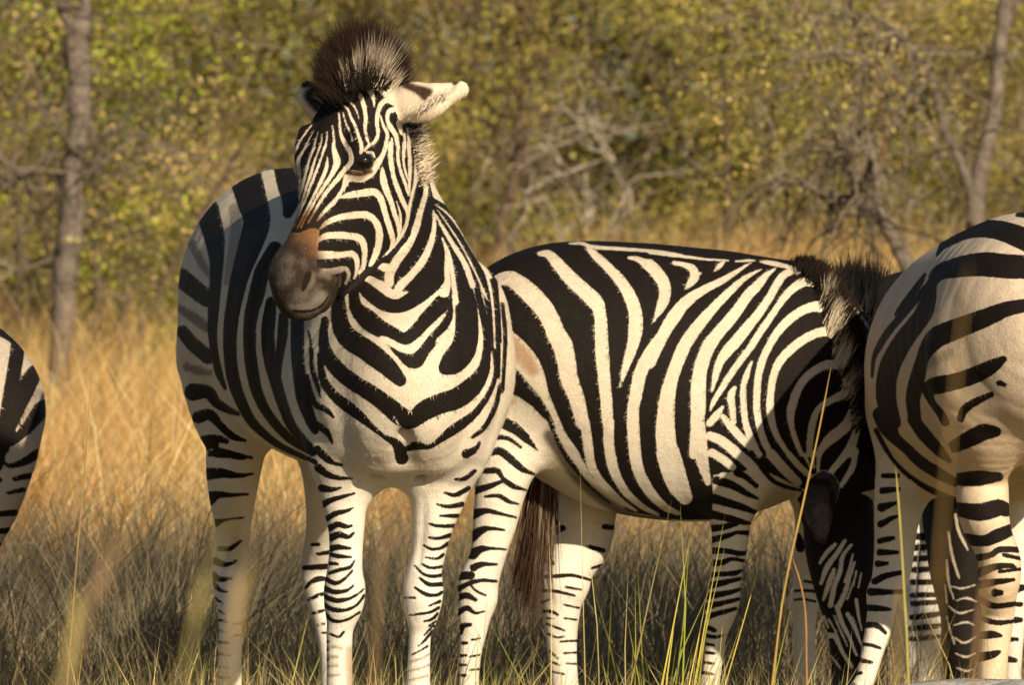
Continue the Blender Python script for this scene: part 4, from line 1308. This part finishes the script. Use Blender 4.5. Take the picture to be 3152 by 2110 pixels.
fur(ob, root, S[0], S[1], 30000, (.7, 0, -.7), .013, .0016)

# ------------------------------------------------------------------ ground
def soil_material():
    m, nt, b = new_mat('dry_soil')
    tc = N(nt, 'ShaderNodeTexCoord').outputs['Object']
    a = mixc(nt, maprange(nt, noise(nt, 3.0, 6.0, tc, 0.7), 0.35, 0.65, 0, 1), (0.10, 0.075, 0.04), (0.20, 0.145, 0.07))
    a = mixc(nt, maprange(nt, noise(nt, 0.6, 4.0, tc), 0.45, 0.7, 0, 0.7), a, (0.09, 0.10, 0.035))
    nt.links.new(a, b.inputs['Base Color'])
    b.inputs['Roughness'].default_value = 0.95
    b.inputs['Specular IOR Level'].default_value = 0.1
    bp = N(nt, 'ShaderNodeBump')
    bp.inputs['Distance'].default_value = 0.02
    nt.links.new(noise(nt, 25.0, 6.0, tc, 0.7), bp.inputs['Height'])
    nt.links.new(bp.outputs[0], b.inputs['Normal'])
    return m


def gh(x, y):
    """height of the ground: flat round the animals, a low rise behind them"""
    st = lambda t: np.clip(t, 0, 1) ** 2 * (3 - 2 * np.clip(t, 0, 1))
    return 0.03 * np.sin(x * 0.9 + 1.3) * np.sin(y * 0.55) - 0.03 + .62 * st((y - 25) / 20) * (.35 + .65 * st((x + 1.6) / 2.4)) * (1 - st((y - 90) / 300))


gx_ = np.linspace(-1, 1, 81); gy_ = np.linspace(0, 1, 121)
GXX, GYY = np.meshgrid(np.sign(gx_) * np.abs(gx_) ** 1.8 * 420, 4 + gy_ ** 2.2 * 900, indexing='ij')
GZ = gh(GXX, GYY)
i_ = np.arange(80)[:, None] * 121 + np.arange(120)[None, :]
gq = np.stack([i_, i_ + 121, i_ + 122, i_ + 1], -1).reshape(-1, 4)
tag(mesh_np('ground', np.stack([GXX, GYY, GZ], -1).reshape(-1, 3), [gq], soil_material()), kind='structure')

# ------------------------------------------------------------------ grass
GOLD = np.array([[.46, .31, .11], [.52, .38, .16], [.40, .25, .08], [.56, .44, .22], [.30, .20, .08]])
GREY = np.array([[.19, .155, .105], [.25, .20, .13], [.14, .12, .08], [.31, .25, .16], [.12, .12, .06]])
STRAW = np.array([[.56, .43, .20], [.48, .35, .15], [.38, .33, .12], [.60, .50, .27], [.27, .21, .09]])
GREEN = np.array([[.14, .15, .035], [.26, .26, .05], [.42, .38, .08], [.20, .19, .05], [.50, .43, .13]])


def field_of_grass(name, n, Y0_, Y1_, hlo, hhi, wlo, whi, pal, tuft=12, lean=.22, spread=1.5, bend=.3, xr=None, seg=3, wind=0.08, yp=1.0, pfun=None):
    nt_ = max(1, n // tuft)
    Yc = Y0_ + (Y1_ - Y0_) * rng.random(nt_) ** yp
    half = 1576.0 / F * Yc
    if xr is None: Xc = rng.uniform(-1, 1, nt_) * (half * 1.15 + spread)
    else: Xc = (rng.uniform(xr[0], xr[1], nt_) - CX) / F * Yc
    if pfun is not None:
        k = rng.random(nt_) < pfun(Xc, Yc); Xc, Yc = Xc[k], Yc[k]; nt_ = len(Xc)
    hc = rng.uniform(hlo, hhi, nt_)
    cc = pal[rng.integers(0, len(pal), nt_)]
    i = np.repeat(np.arange(nt_), tuft)
    m = len(i)
    rx, ry = Xc[i] + rng.normal(0, .05, m), Yc[i] + rng.normal(0, .05, m)
    root = np.stack([rx, ry, gh(rx, ry) - .02], 1)
    d = nrm(np.stack([rng.normal(wind, lean, m), rng.normal(0, lean, m), np.ones(m)], 1))
    L = hc[i] * rng.uniform(.55, 1.15, m)
    w = rng.uniform(wlo, whi, m)
    be = np.stack([rng.normal(.05, bend, m), rng.normal(0, bend, m), -np.abs(rng.normal(0, bend * .5, m))], 1) * L[:, None]
    ang = rng.normal(0, .8, m)
    side = nrm(np.stack([np.cos(ang), np.sin(ang), np.zeros(m)], 1))
    mixp = rng.random((m, 1)) < .6
    col = np.where(mixp, cc[i], pal[rng.integers(0, len(pal), m)]) * rng.uniform(.7, 1.2, (m, 1))
    V, q, t, c = blades(root, d, L, w, be, side, col, np.minimum(col * 1.25, .8), seg)
    return tag(mesh_np(name, V, [q, t], M_BLADE, None, {'coat': c}), kind='stuff')


GOLD = np.array([1.22, 1.08, .92]) * np.vstack([GOLD, [[.60, .47, .27], [.62, .50, .30], [.34, .20, .09]]])


def patchy(f, lo):
    return lambda x, y: np.clip(lo + .55 + .55 * np.sin(x * f * 1.7 + 1.1 * np.sin(y * f)) * np.sin(y * f * .9 + 1.7 * np.sin(x * f * .8)), 0, 1)


field_of_grass('tall_dry_grass', 30000, 24, 60, .45, .80, .004, .008, GOLD, 20, .16, 1.6, .3, yp=1.1)
field_of_grass('tall_dry_grass', 36000, 25, 58, .75, 1.15, .004, .009, GOLD, 45, .17, 1.6, .35, yp=1.1, pfun=patchy(1.3, -.1), wind=.12)
field_of_grass('tall_grass_stalks', 5000, 24, 50, .8, 1.3, .003, .006, GOLD, 3, .2, 1.6, .35)
field_of_grass('grey_grass', 30000, 19.0, 24, .42, .82, .0025, .005, GREY, 26, .26, 1.0, .5)
field_of_grass('grey_grass', 22000, 18.0, 22, .26, .55, .0025, .005, GREY, 22, .30, 1.0, .5)
field_of_grass('green_grass', 2600, 17.2, 26, .22, .5, .003, .006, GREEN, 12, .2, 1.0, .3)
field_of_grass('straw_litter', 46000, 15.4, 22, .10, .42, .0025, .005, STRAW, 14, .60, .8, .7)
field_of_grass('dry_grass', 9000, 15.2, 17.4, .22, .42, .002, .004, np.vstack([STRAW, GREY]), 12, .36, .6, .6)
field_of_grass('tall_dry_grass', 15000, 34, 45, .75, 1.15, .004, .009, GOLD, 40, .14, 0, .35, xr=(1450, 2900), wind=.1)
# the fresh tuft under the grazing animal's belly, and other sharp blades
YEL = np.array([[.62, .50, .10], [.40, .42, .06], [.60, .50, .20], [.30, .33, .05]])
field_of_grass('fresh_grass', 44, 16.9, 17.3, .46, .70, .0035, .006, YEL, 4, .11, 0, .14, xr=(1850, 2090))
field_of_grass('fresh_grass', 22, 16.9, 17.3, .40, .55, .0035, .006, YEL, 3, .14, 0, .2, xr=(2210, 2420))
field_of_grass('fresh_grass', 90, 16.2, 17.1, .28, .44, .003, .006, np.vstack([YEL, STRAW]), 4, .25, 0, .35, xr=(1650, 2850))
field_of_grass('fresh_grass', 110, 15.6, 16.8, .28, .46, .003, .006, np.vstack([YEL, STRAW]), 4, .25, 0, .35, xr=(250, 900))
field_of_grass('straw_litter', 34000, 15.9, 18.2, .14, .36, .0025, .0055, STRAW * 1.4, 14, .65, .8, .7)


def stalk(pts, Y, wpx, col, name='grass_stalk', label=None, group='single tall stalks close to the camera'):
    """one long blade; pts in photo pixels from the tip down; runs on to the ground"""
    P3 = [at(x, y, Y + dy) for x, y, dy in pts]
    e = P3[-1] - P3[-2]
    if P3[-1][2] > -.02:
        k = (P3[-1][2] + .04) / -min(e[2], -1e-3)
        P3.append(P3[-1] + e * k * np.array([.8, 1, 1]))
    C = catmull(np.array(P3), 5)
    n = len(C)
    w = np.interp(np.linspace(0, 1, n), [0, .12, .5, 1], [.15, .75, 1, .9]) * wpx / F * Y / 2
    nn = np.array([[.9, .15, 0]])
    V = np.stack([C - nn * w[:, None], C + np.array([[0, -.25, 0]]) * w[:, None], C + nn * w[:, None]], 1).reshape(-1, 3)
    i = np.arange(n - 1)[:, None] * 3
    q = np.concatenate([i + np.array([[0, 1, 4, 3]]), i + np.array([[1, 2, 5, 4]])])
    cc = np.tile(np.array(col, float), (len(V), 1)) * np.repeat(rng.uniform(.85, 1.15, (n, 1)), 3, 0)
    b = C[-1]
    o = mesh_np(name, V, [q], M_BLADE, None, {'coat': cc}, True, (b[0], b[1], 0))
    return tag(o, label, 'grass stalk')


stalk([(2983, 806, 0), (2965, 960, 0), (2935, 1250, 0), (2905, 1560, 0), (2890, 1800, 0), (2885, 2110, 0)], 5.6, 7, (.42, .27, .09), label='broad blurred brown stalk rising in front of the zebra rump at right')
stalk([(2757, 1440, 0), (2770, 1600, 0), (2785, 1850, 0), (2795, 2046, 0)], 13.5, 8, (.42, .36, .08), label='thin straight yellow stalk in front of the foreleg at right')
stalk([(2558, 1130, 0), (2520, 1330, 0), (2470, 1560, 0), (2420, 1790, 0), (2390, 2000, 0)], 14.5, 7, (.45, .29, .08), label='thin leaning golden stalk crossing the neck of the grazing zebra')
stalk([(2440, 1720, 0), (2465, 1800, 0), (2480, 1900, 0), (2484, 2100, 0)], 14.6, 6, (.40, .20, .07), label='short rusty stalk in front of the far foreleg of the grazing zebra')
stalk([(790, 1700, 0), (745, 1840, 0), (715, 2000, 0), (700, 2110, 0)], 5.0, 17, (.46, .33, .14), label='broad blurred pale stalk in front of the hind leg at left')
stalk([(700, 1590, 0), (650, 1750, 0), (600, 1930, 0), (560, 2110, 0)], 5.2, 10, (.40, .33, .12), label='slanting blurred yellowish stalk left of the hind leg')
stalk([(250, 1840, 0), (228, 1960, 0), (205, 2060, 0), (190, 2130, 0)], 5.2, 14, (.48, .40, .14), label='blurred yellow stalk low in the left corner')
stalk([(420, 1600, 0), (350, 1740, 0), (290, 1860, 0), (240, 1990, 0)], 5.2, 14, (.36, .23, .12), label='blurred brownish stalk leaning over the grey grass at left')
stalk([(283, 1140, 0), (268, 1340, 0), (250, 1580, 0), (235, 1740, 0)], 15.0, 5, (.34, .22, .10), label='fine dark upright stalk before the golden grass at left')
stalk([(2770, 1800, 0), (2766, 1900, 0), (2758, 2110, 0)], 7.0, 12, (.36, .25, .09), label='blurred brown stalk beside the striped leg at right')
stalk([(3050, 1700, 0), (3030, 1850, 0), (3000, 2110, 0)], 6.5, 14, (.36, .22, .10), label='blurred reddish stalk low in front of the grazing muzzle at right')
stalk([(1180, 1560, 0), (1170, 1800, 0), (1150, 2110, 0)], 6.5, 10, (.32, .20, .10), label='blurred grey stalk between the forelegs of the standing zebra')


# ------------------------------------------------------------------ pale stone in the lower right corner
def stone():
    c = at(3120, 2110, 15.2)
    n, m = 48, 20
    u = np.linspace(0, 2 * np.pi, n, endpoint=False); v = np.linspace(0, 1, m)
    rows = []
    for t in v:
        r = np.interp(t, [0, .55, .8, .92, 1], [1.0, .99, .955, .86, 0.0])
        z = np.interp(t, [0, .55, .8, .92, 1], [0, .2, .30, .325, .33])
        w = 1 + .05 * np.sin(3 * u + 1) + .025 * np.sin(7 * u + 2) + .012 * np.sin(13 * u)
        rows.append(np.stack([c[0] + .30 * r * w * np.cos(u), c[1] + .22 * r * w * np.sin(u), np.full(n, z * 1.0) + .008 * np.sin(5 * u + 4 * t)], 1))
    V = np.concatenate(rows)
    q = []
    for i in range(m - 1):
        for k in range(n):
            q.append((i * n + k, i * n + (k + 1) % n, (i + 1) * n + (k + 1) % n, (i + 1) * n + k))
    mt, nt, b = new_mat('pale_stone')
    tc = N(nt, 'ShaderNodeTexCoord').outputs['Object']
    a = mixc(nt, maprange(nt, noise(nt, 14.0, 6.0, tc, 0.7), 0.35, 0.65, 0, 1), (0.26, 0.26, 0.25), (0.44, 0.43, 0.40))
    a = mixc(nt, maprange(nt, noise(nt, 40.0, 3.0, tc), 0.6, 0.7, 0, .6), a, (0.12, 0.11, 0.09))
    nt.links.new(a, b.inputs['Base Color'])
    b.inputs['Roughness'].default_value = 0.85
    bp = N(nt, 'ShaderNodeBump'); bp.inputs['Distance'].default_value = 0.01
    nt.links.new(noise(nt, 30.0, 6.0, tc, 0.7), bp.inputs['Height']); nt.links.new(bp.outputs[0], b.inputs['Normal'])
    tag(mesh_np('stone', V, [np.array(q)], mt, None, None, True, (c[0], c[1], 0)), 'flat pale grey stone lying in the grass in the bottom right corner', 'stone')


stone()

# ------------------------------------------------------------------ trees and bushes
LG = {'olive': np.array([[.31, .27, .06], [.40, .33, .09], [.24, .21, .045], [.46, .38, .13], [.16, .15, .03], [.34, .25, .10], [.26, .26, .045]]),
      'green': np.array([[.30, .25, .06], [.26, .28, .035], [.38, .30, .10], [.34, .38, .03], [.16, .14, .04], [.38, .28, .13], [.30, .22, .10]]),
      'brown': np.array([[.32, .25, .09], [.36, .30, .12], [.24, .21, .05], [.44, .36, .17], [.15, .13, .04], [.28, .27, .05]])}


LG = {k: v * np.array([1.22, 1.2, 1.12]) for k, v in LG.items()}


def leaves(cen, n, spread, pal, size, flat=.8, shade=None):
    """n leaves round each clump centre"""
    k = len(cen)
    i = np.repeat(np.arange(k), n)
    m = len(i)
    p = cen[i] + rng.normal(0, 1, (m, 3)) * spread * [1, 1, flat]
    a = nrm(rng.normal(0, 1, (m, 3)) + [0, 0, .3]); b = nrm(np.cross(a, rng.normal(0, 1, (m, 3))))
    L = rng.uniform(.6, 1.3, m) * size; W = L * rng.uniform(.35, .6, m)
    V = np.stack([p - b * L[:, None] * .5, p + np.cross(a, b) * W[:, None] * .5, p + b * L[:, None] * .5, p - np.cross(a, b) * W[:, None] * .5], 1).reshape(-1, 3)
    q = np.arange(4 * m).reshape(-1, 4)
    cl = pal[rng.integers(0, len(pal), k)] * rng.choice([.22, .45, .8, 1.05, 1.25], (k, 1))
    col = np.where(rng.random((m, 1)) < .9, cl[i], pal[rng.integers(0, len(pal), m)]) * rng.uniform(.8, 1.15, (m, 1))
    return V, q, np.repeat(col, 4, 0)


def twigs(acc, base, n, length, r0, drop=.25, col=(.17, .13, .10), depth=2, dirv=None, wild=.8):
    for _ in range(n):
        s = base[rng.integers(0, len(base))]
        d = nrm(rng.normal(0, 1, 3) * wild + (dirv if dirv is not None else np.array([0, 0, .3])))
        L = length * rng.uniform(.5, 1.2)
        pts = [s]; dd = d
        for k in range(5):
            dd = nrm(dd + rng.normal(0, .28, 3) + [0, 0, -drop * k * .12])
            pts.append(pts[-1] + dd * L / 5)
        pts = np.array(pts)
        acc.add(*tube_mesh(pts, np.linspace(r0, r0 * .35, 6), 5, np.array(col) * rng.uniform(.7, 1.3))[:2], None, np.tile(np.array(col) * rng.uniform(.6, 1.4), (30, 1)))
        if depth > 1: twigs(acc, pts[2:], 3, length * .55, r0 * .55, drop, col, depth - 1, d, wild)


def bush_kind(pal, seed, R=1.35, Hh=1.7, nc=40, nl=430, size=.030):
    """crown + stems meshes with the origin on the ground"""
    V = rng.normal(0, 1, (nc, 3)); V = nrm(V) * (rng.random((nc, 1)) ** .38)
    cen = V * [R, R, Hh] * [1, 1, 1] + [0, 0, Hh * .92]
    cen = cen[cen[:, 2] > .15]
    LV, q, c = leaves(cen, nl, .17, LG[pal], size, .6)
    st = Acc()
    for k in range(6):
        e = cen[rng.integers(0, len(cen))]
        pts = catmull(np.array([[0, 0, -.05], e * [.3, .3, .4], e]), 4)
        V2, q2, c2 = tube_mesh(pts, np.linspace(.045, .012, len(pts)), 6, (.15, .11, .08))
        st.add(V2, q2, None, c2)
    twigs(st, cen, 30, .9, .011, .3, (.20, .15, .11), 2)
    return (LV, q, c), st


KINDS = {}


def bush(X, Yb, s, kind, var, label, name='bush', group='background bushes and small trees'):
    r = empty(name, (X, Yb, float(gh(X, Yb)) - .03), label, 'bush', group)
    key = (kind, var)
    if key not in KINDS:
        (LV, q, c), st = bush_kind(kind, var)
        crown = mesh_np('crown', LV, [q], M_LEAF, None, {'coat': c}, False)
        stem = st.build('stem', M_BARK)
        crown.parent = r; stem.parent = r
        KINDS[key] = (crown, stem)
    else:
        for o in KINDS[key]:
            d = o.copy(); COL.objects.link(d); d.parent = r
    r.scale = (s, s, s * rng.uniform(.9, 1.15)); r.rotation_euler = (0, 0, rng.uniform(0, 6.28))
    return r


for row, (Yb, n, s0) in enumerate(((48, 8, .85), (55, 9, 1.15), (65, 10, 1.6))):
    half = 1576 / F * Yb + 3.4
    for k in range(n):
        X = -half + 2 * half * (k + .5 + rng.uniform(-.3, .3)) / n
        px = CX + F * X / Yb
        if row == 0 and 900 < px < 2000: continue
        kind = 'green' if px < 750 else ('olive' if px < 1750 or row > 0 else 'brown')
        lab = {'green': 'leafy bush with yellow green leaves in the trees behind the zebras at left',
               'olive': 'olive gold bush in the thicket behind the zebras',
               'brown': 'twiggy brownish bush in the thicket behind the zebras at right'}[kind]
        bush(X, Yb + rng.uniform(-1.5, 1.5), s0 * rng.uniform(.85, 1.15), kind, (k + row) % 3, lab)

# the wood beyond, one mass; leaf colours darkened to read as shaded gaps
n_ = 2600
cen = np.stack([rng.uniform(-12, 12, n_), rng.uniform(76, 92, n_), rng.uniform(.2, 10.5, n_)], 1)
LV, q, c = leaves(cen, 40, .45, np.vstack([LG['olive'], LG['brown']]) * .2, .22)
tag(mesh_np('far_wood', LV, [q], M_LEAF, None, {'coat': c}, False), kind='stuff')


def limb(acc, crop, pts, Y, col, sides=8, down=False, dy=0.0):
    """pts: crop px x,y,width from the tip to the base"""
    P3 = []; R = []
    for k, (x, y, w) in enumerate(pts):
        px, py = cp(crop, x, y)
        yy = Y + dy * k / max(1, len(pts) - 1)
        P3.append(at(px, py, yy)); R.append(w / CROP[crop][2] / F * yy / 2)
    if down:
        b = P3[-1]; e = b - P3[-2]
        k = (b[2] + .1) / max(1e-3, -e[2])
        P3.append(b + e * k * np.array([.7, 1, 1])); R.append(R[-1] * 1.15)
    A = catmull(np.hstack([np.array(P3), np.array(R)[:, None]]), 5)
    wob = rng.normal(0, 1, (len(A), 3)) * A[:, 3:4] * .10
    V, q, c = tube_mesh(A[:, :3] + wob, np.maximum(A[:, 3] * rng.uniform(.92, 1.08, len(A)), .003), sides, col)
    c = c * np.repeat(rng.uniform(.8, 1.2, (len(A), 1)), sides, 0)
    acc.add(V, q, None, c)
    return A[:, :3]


GREYB = (.20, .165, .14); PALEB = (.36, .31, .25); REDB = (.13, .085, .06)

# left tree
Yt = 40.0
b = at(*cp('M', 290, 1568), Yt); r = empty('tree', (b[0], b[1], -.05), 'tree at left with a straight grey brown trunk and yellow green leaves', 'tree')
a = Acc()
A1 = limb(a, 'M', [(395, -60, 36), (392, 30, 48), (372, 110, 100), (350, 220, 116), (362, 380, 112), (362, 540, 104), (350, 680, 90), (325, 800, 96), (322, 1050, 116), (305, 1250, 112), (292, 1450, 106)], Yt, GREYB, 10, True)
limb(a, 'M', [(250, -80, 22), (270, 0, 40), (300, 70, 50), (340, 150, 60)], Yt, GREYB, 8)
L1 = limb(a, 'M', [(20, 860, 9), (120, 865, 11), (220, 880, 13), (320, 850, 16)], Yt, GREYB, 6)
L2 = limb(a, 'M', [(500, 800, 8), (420, 790, 12), (340, 800, 18)], Yt, GREYB, 6)
L3 = limb(a, 'M', [(30, 1240, 8), (120, 1235, 12), (260, 1180, 15), (310, 1150, 18)], Yt, GREYB, 6)
a.build('trunk', M_BARK, r)
tw = Acc(); twigs(tw, np.vstack([L1, L2, L3, A1[:8]]), 50, 1.0, .009, .5, (.22, .18, .14), 2, None, 1.0); tw.build('branches', M_BARK, r)
cen = np.vstack([np.array([at(rng.uniform(-150, 800), rng.uniform(-150, 330), Yt + rng.uniform(.3, 2)) for _ in range(55)]), np.array([at(rng.uniform(250, 620), rng.uniform(330, 800), Yt + rng.uniform(0, 1.5)) for _ in range(30)]),
                 np.array([at(rng.uniform(-150, 160), rng.uniform(300, 620), Yt + rng.uniform(.2, 1.5)) for _ in range(9)])])
LV, q, c = leaves(cen, 75, .13, np.vstack([LG['green'], [[.30, .38, .03]]]), .036)
mesh_np('crown', LV, [q], M_LEAF, r, {'coat': c}, False)

# right tree with two stems
Yt = 39.0
b = at(*cp('O', 1390, 1200), Yt); r = empty('tree', (b[0], b[1], -.05), 'tall tree at right whose grey trunk forks into two stems behind the rump', 'tree')
a = Acc()
A1 = limb(a, 'O', [(1570, -80, 70), (1560, 40, 84), (1530, 230, 80), (1515, 420, 74), (1500, 580, 84), (1478, 700, 90), (1440, 860, 92), (1405, 1020, 104), (1390, 1200, 104), (1390, 1400, 104)], Yt, GREYB, 10, True)
A2 = limb(a, 'O', [(700, 110, 12), (820, 100, 20), (900, 110, 26), (1000, 185, 34), (1080, 290, 38), (1140, 370, 44), (1190, 520, 44), (1235, 690, 46), (1300, 830, 52), (1350, 950, 60), (1385, 1060, 70)], Yt, GREYB, 8)
A3 = limb(a, 'O', [(770, 420, 10), (840, 330, 18), (920, 240, 22), (1000, 190, 24)], Yt, GREYB, 6)
A4 = limb(a, 'O', [(1150, 720, 9), (1155, 620, 18), (1090, 530, 30), (1000, 440, 26)], Yt + .3, (.07, .055, .045), 6)
A5 = limb(a, 'O', [(970, 820, 10), (1090, 815, 14), (1200, 840, 18), (1300, 850, 24)], Yt, GREYB, 6)
limb(a, 'O', [(1630, -40, 30), (1600, 60, 36), (1555, 160, 40)], Yt, GREYB, 6)
a.build('trunk', M_BARK, r)
tw = Acc(); twigs(tw, np.vstack([A2[:30], A3, A4, A5]), 50, .9, .009, .7, (.24, .20, .15), 2, np.array([-.5, 0, .1]), .9); tw.build('branches', M_BARK, r)
cen = np.array([at(rng.uniform(2250, 3250), rng.uniform(-150, 330), Yt + rng.uniform(.4, 2.0)) for _ in range(60)])
LV, q, c = leaves(cen, 80, .14, LG['olive'], .030)
mesh_np('crown', LV, [q], M_LEAF, r, {'coat': c}, False)

# leaning tree between the grazing zebra and the rump
Yt = 34.0
b = at(*cp('O', 1060, 1540), Yt); r = empty('tree', (b[0], b[1], -.05), 'small leaning tree with bare crooked limbs behind the back of the grazing zebra', 'tree')
a = Acc()
B1 = limb(a, 'O', [(280, 960, 12), (430, 978, 28), (560, 1020, 44), (720, 1078, 56), (850, 1128, 68), (920, 1215, 78), (990, 1340, 86), (1060, 1540, 88)], Yt, GREYB, 8, True)
B2 = limb(a, 'O', [(800, 640, 8), (830, 760, 22), (850, 870, 34), (870, 980, 44), (880, 1100, 50)], Yt, GREYB, 7)
B3 = limb(a, 'O', [(880, 520, 6), (905, 640, 14), (912, 750, 18), (890, 880, 24)], Yt, (.20, .11, .06), 6)
B4 = limb(a, 'O', [(840, 870, 26), (800, 960, 32), (735, 1050, 34), (700, 1080, 34)], Yt + .1, (.06, .05, .04), 6)
B5 = limb(a, 'O', [(560, 690, 14), (640, 700, 22), (720, 725, 22), (790, 770, 18), (840, 840, 20)], Yt, GREYB, 6)
B6 = limb(a, 'O', [(225, 720, 8), (245, 620, 13), (270, 520, 16), (400, 470, 18), (520, 350, 16), (640, 270, 16), (760, 285, 16), (850, 340, 14), (900, 420, 10)], Yt - .3, GREYB, 6)
B7 = limb(a, 'O', [(590, 1160, 10), (620, 1110, 20), (680, 1080, 28)], Yt, (.06, .05, .04), 6)
a.build('trunk', M_BARK, r)
tw = Acc(); twigs(tw, np.vstack([B1[:20], B2[:14], B5, B6]), 34, .8, .007, .9, (.23, .19, .14), 2, np.array([-.4, 0, -.1]), 1.0)
twigs(tw, np.vstack([B1[:20], B5]), 12, .7, .010, .9, (.08, .065, .05), 2, np.array([-.3, 0, -.5]), .9); tw.build('branches', M_BARK, r)
cen = np.array([at(rng.uniform(2150, 2850), rng.uniform(40, 640), Yt + rng.uniform(.3, 1.8)) for _ in range(44)])
LV, q, c = leaves(cen, 55, .14, LG['olive'], .028)
mesh_np('crown', LV, [q], M_LEAF, r, {'coat': c}, False)

# slim dark trunk in the middle
Yt = 48.0
b = at(*cp('N', 380, 1400), Yt); r = empty('tree', (b[0], b[1], -.05), 'slim reddish brown trunk rising between the two middle zebras', 'tree')
a = Acc()
C1 = limb(a, 'N', [(560, -60, 24), (520, 60, 34), (515, 250, 44), (540, 450, 44), (500, 620, 46), (490, 850, 56), (470, 1000, 62), (425, 1200, 70), (380, 1400, 76)], Yt, REDB, 8, True)
a.build('trunk', M_BARK, r)
tw = Acc(); twigs(tw, C1[:34], 40, 1.0, .010, .4, (.16, .11, .08), 2); tw.build('branches', M_BARK, r)
cen = np.array([at(rng.uniform(1350, 2000), rng.uniform(-150, 420), Yt + rng.uniform(-1, 1.2)) for _ in range(50)])
LV, q, c = leaves(cen, 95, .17, LG['olive'], .034)
mesh_np('crown', LV, [q], M_LEAF, r, {'coat': c}, False)

# dead pale shrub
Yt = 44.0
b = at(*cp('N', 800, 1450), Yt); r = empty('dead_shrub', (b[0], b[1], -.05), 'dead shrub with bare whitish branches behind the back of the grazing zebra', 'shrub')
a = Acc()
D = [limb(a, 'N', p, Yt, PALEB, 6) for p in ([(1000, 960, 10), (860, 1010, 20), (680, 1080, 24), (520, 1165, 22)], [(880, 1040, 12), (895, 1150, 20), (925, 1270, 26), (880, 1400, 28)],
                                             [(930, 780, 12), (980, 850, 16), (1040, 930, 14), (1070, 990, 10)], [(950, 1230, 14), (820, 1350, 24), (720, 1430, 28)], [(1140, 1110, 18), (1160, 1200, 24), (1150, 1300, 18)],
                                             [(1000, 1240, 10), (920, 1280, 18), (860, 1340, 22)], [(640, 1180, 10), (690, 1270, 18), (720, 1400, 22)], [(780, 660, 8), (820, 720, 16), (850, 760, 12)], [(900, 690, 16), (910, 760, 12)])]
limb(a, 'N', [(720, 1400, 26), (760, 1500, 30), (800, 1600, 34)], Yt, PALEB, 6, True)
a.build('trunk', M_BARK, r)
tw = Acc(); twigs(tw, np.vstack(D), 32, .5, .008, .2, (.42, .36, .29), 2); tw.build('branches', M_BARK, r)

# the tree beside the camera whose shade falls over the grass at left
r = empty('tree', (5.0, 12.3, -.05), 'shade tree out of the picture at right with its shadow on the grass', 'tree')
a = Acc()
for pts in ([[5.0, 12.3, -.1], [5.0, 12.3, 2.0], [4.6, 12.2, 3.6], [3.7, 12.0, 4.7]], [[4.8, 12.25, 3.0], [3.9, 12.1, 4.3], [2.8, 12.0, 4.9]], [[4.6, 12.2, 3.6], [5.2, 12.2, 4.6], [5.6, 12.2, 5.2]]):
    p = catmull(np.array(pts), 5)
    V2, q2, c2 = tube_mesh(p, np.linspace(.11, .03, len(p)) if pts[0][2] < 0 else np.linspace(.05, .015, len(p)), 9, GREYB)
    a.add(V2, q2, None, c2)
a.build('trunk', M_BARK, r)
cen = np.vstack([nrm(rng.normal(0, 1, (110, 3))) * rng.random((110, 1)) ** .4 * [1.25, .6, .58] + [3.55, 12, 4.85]])
LV, q, c = leaves(cen, 60, .11, LG['olive'], .06)
mesh_np('crown', LV, [q], M_LEAF, r, {'coat': c}, False)
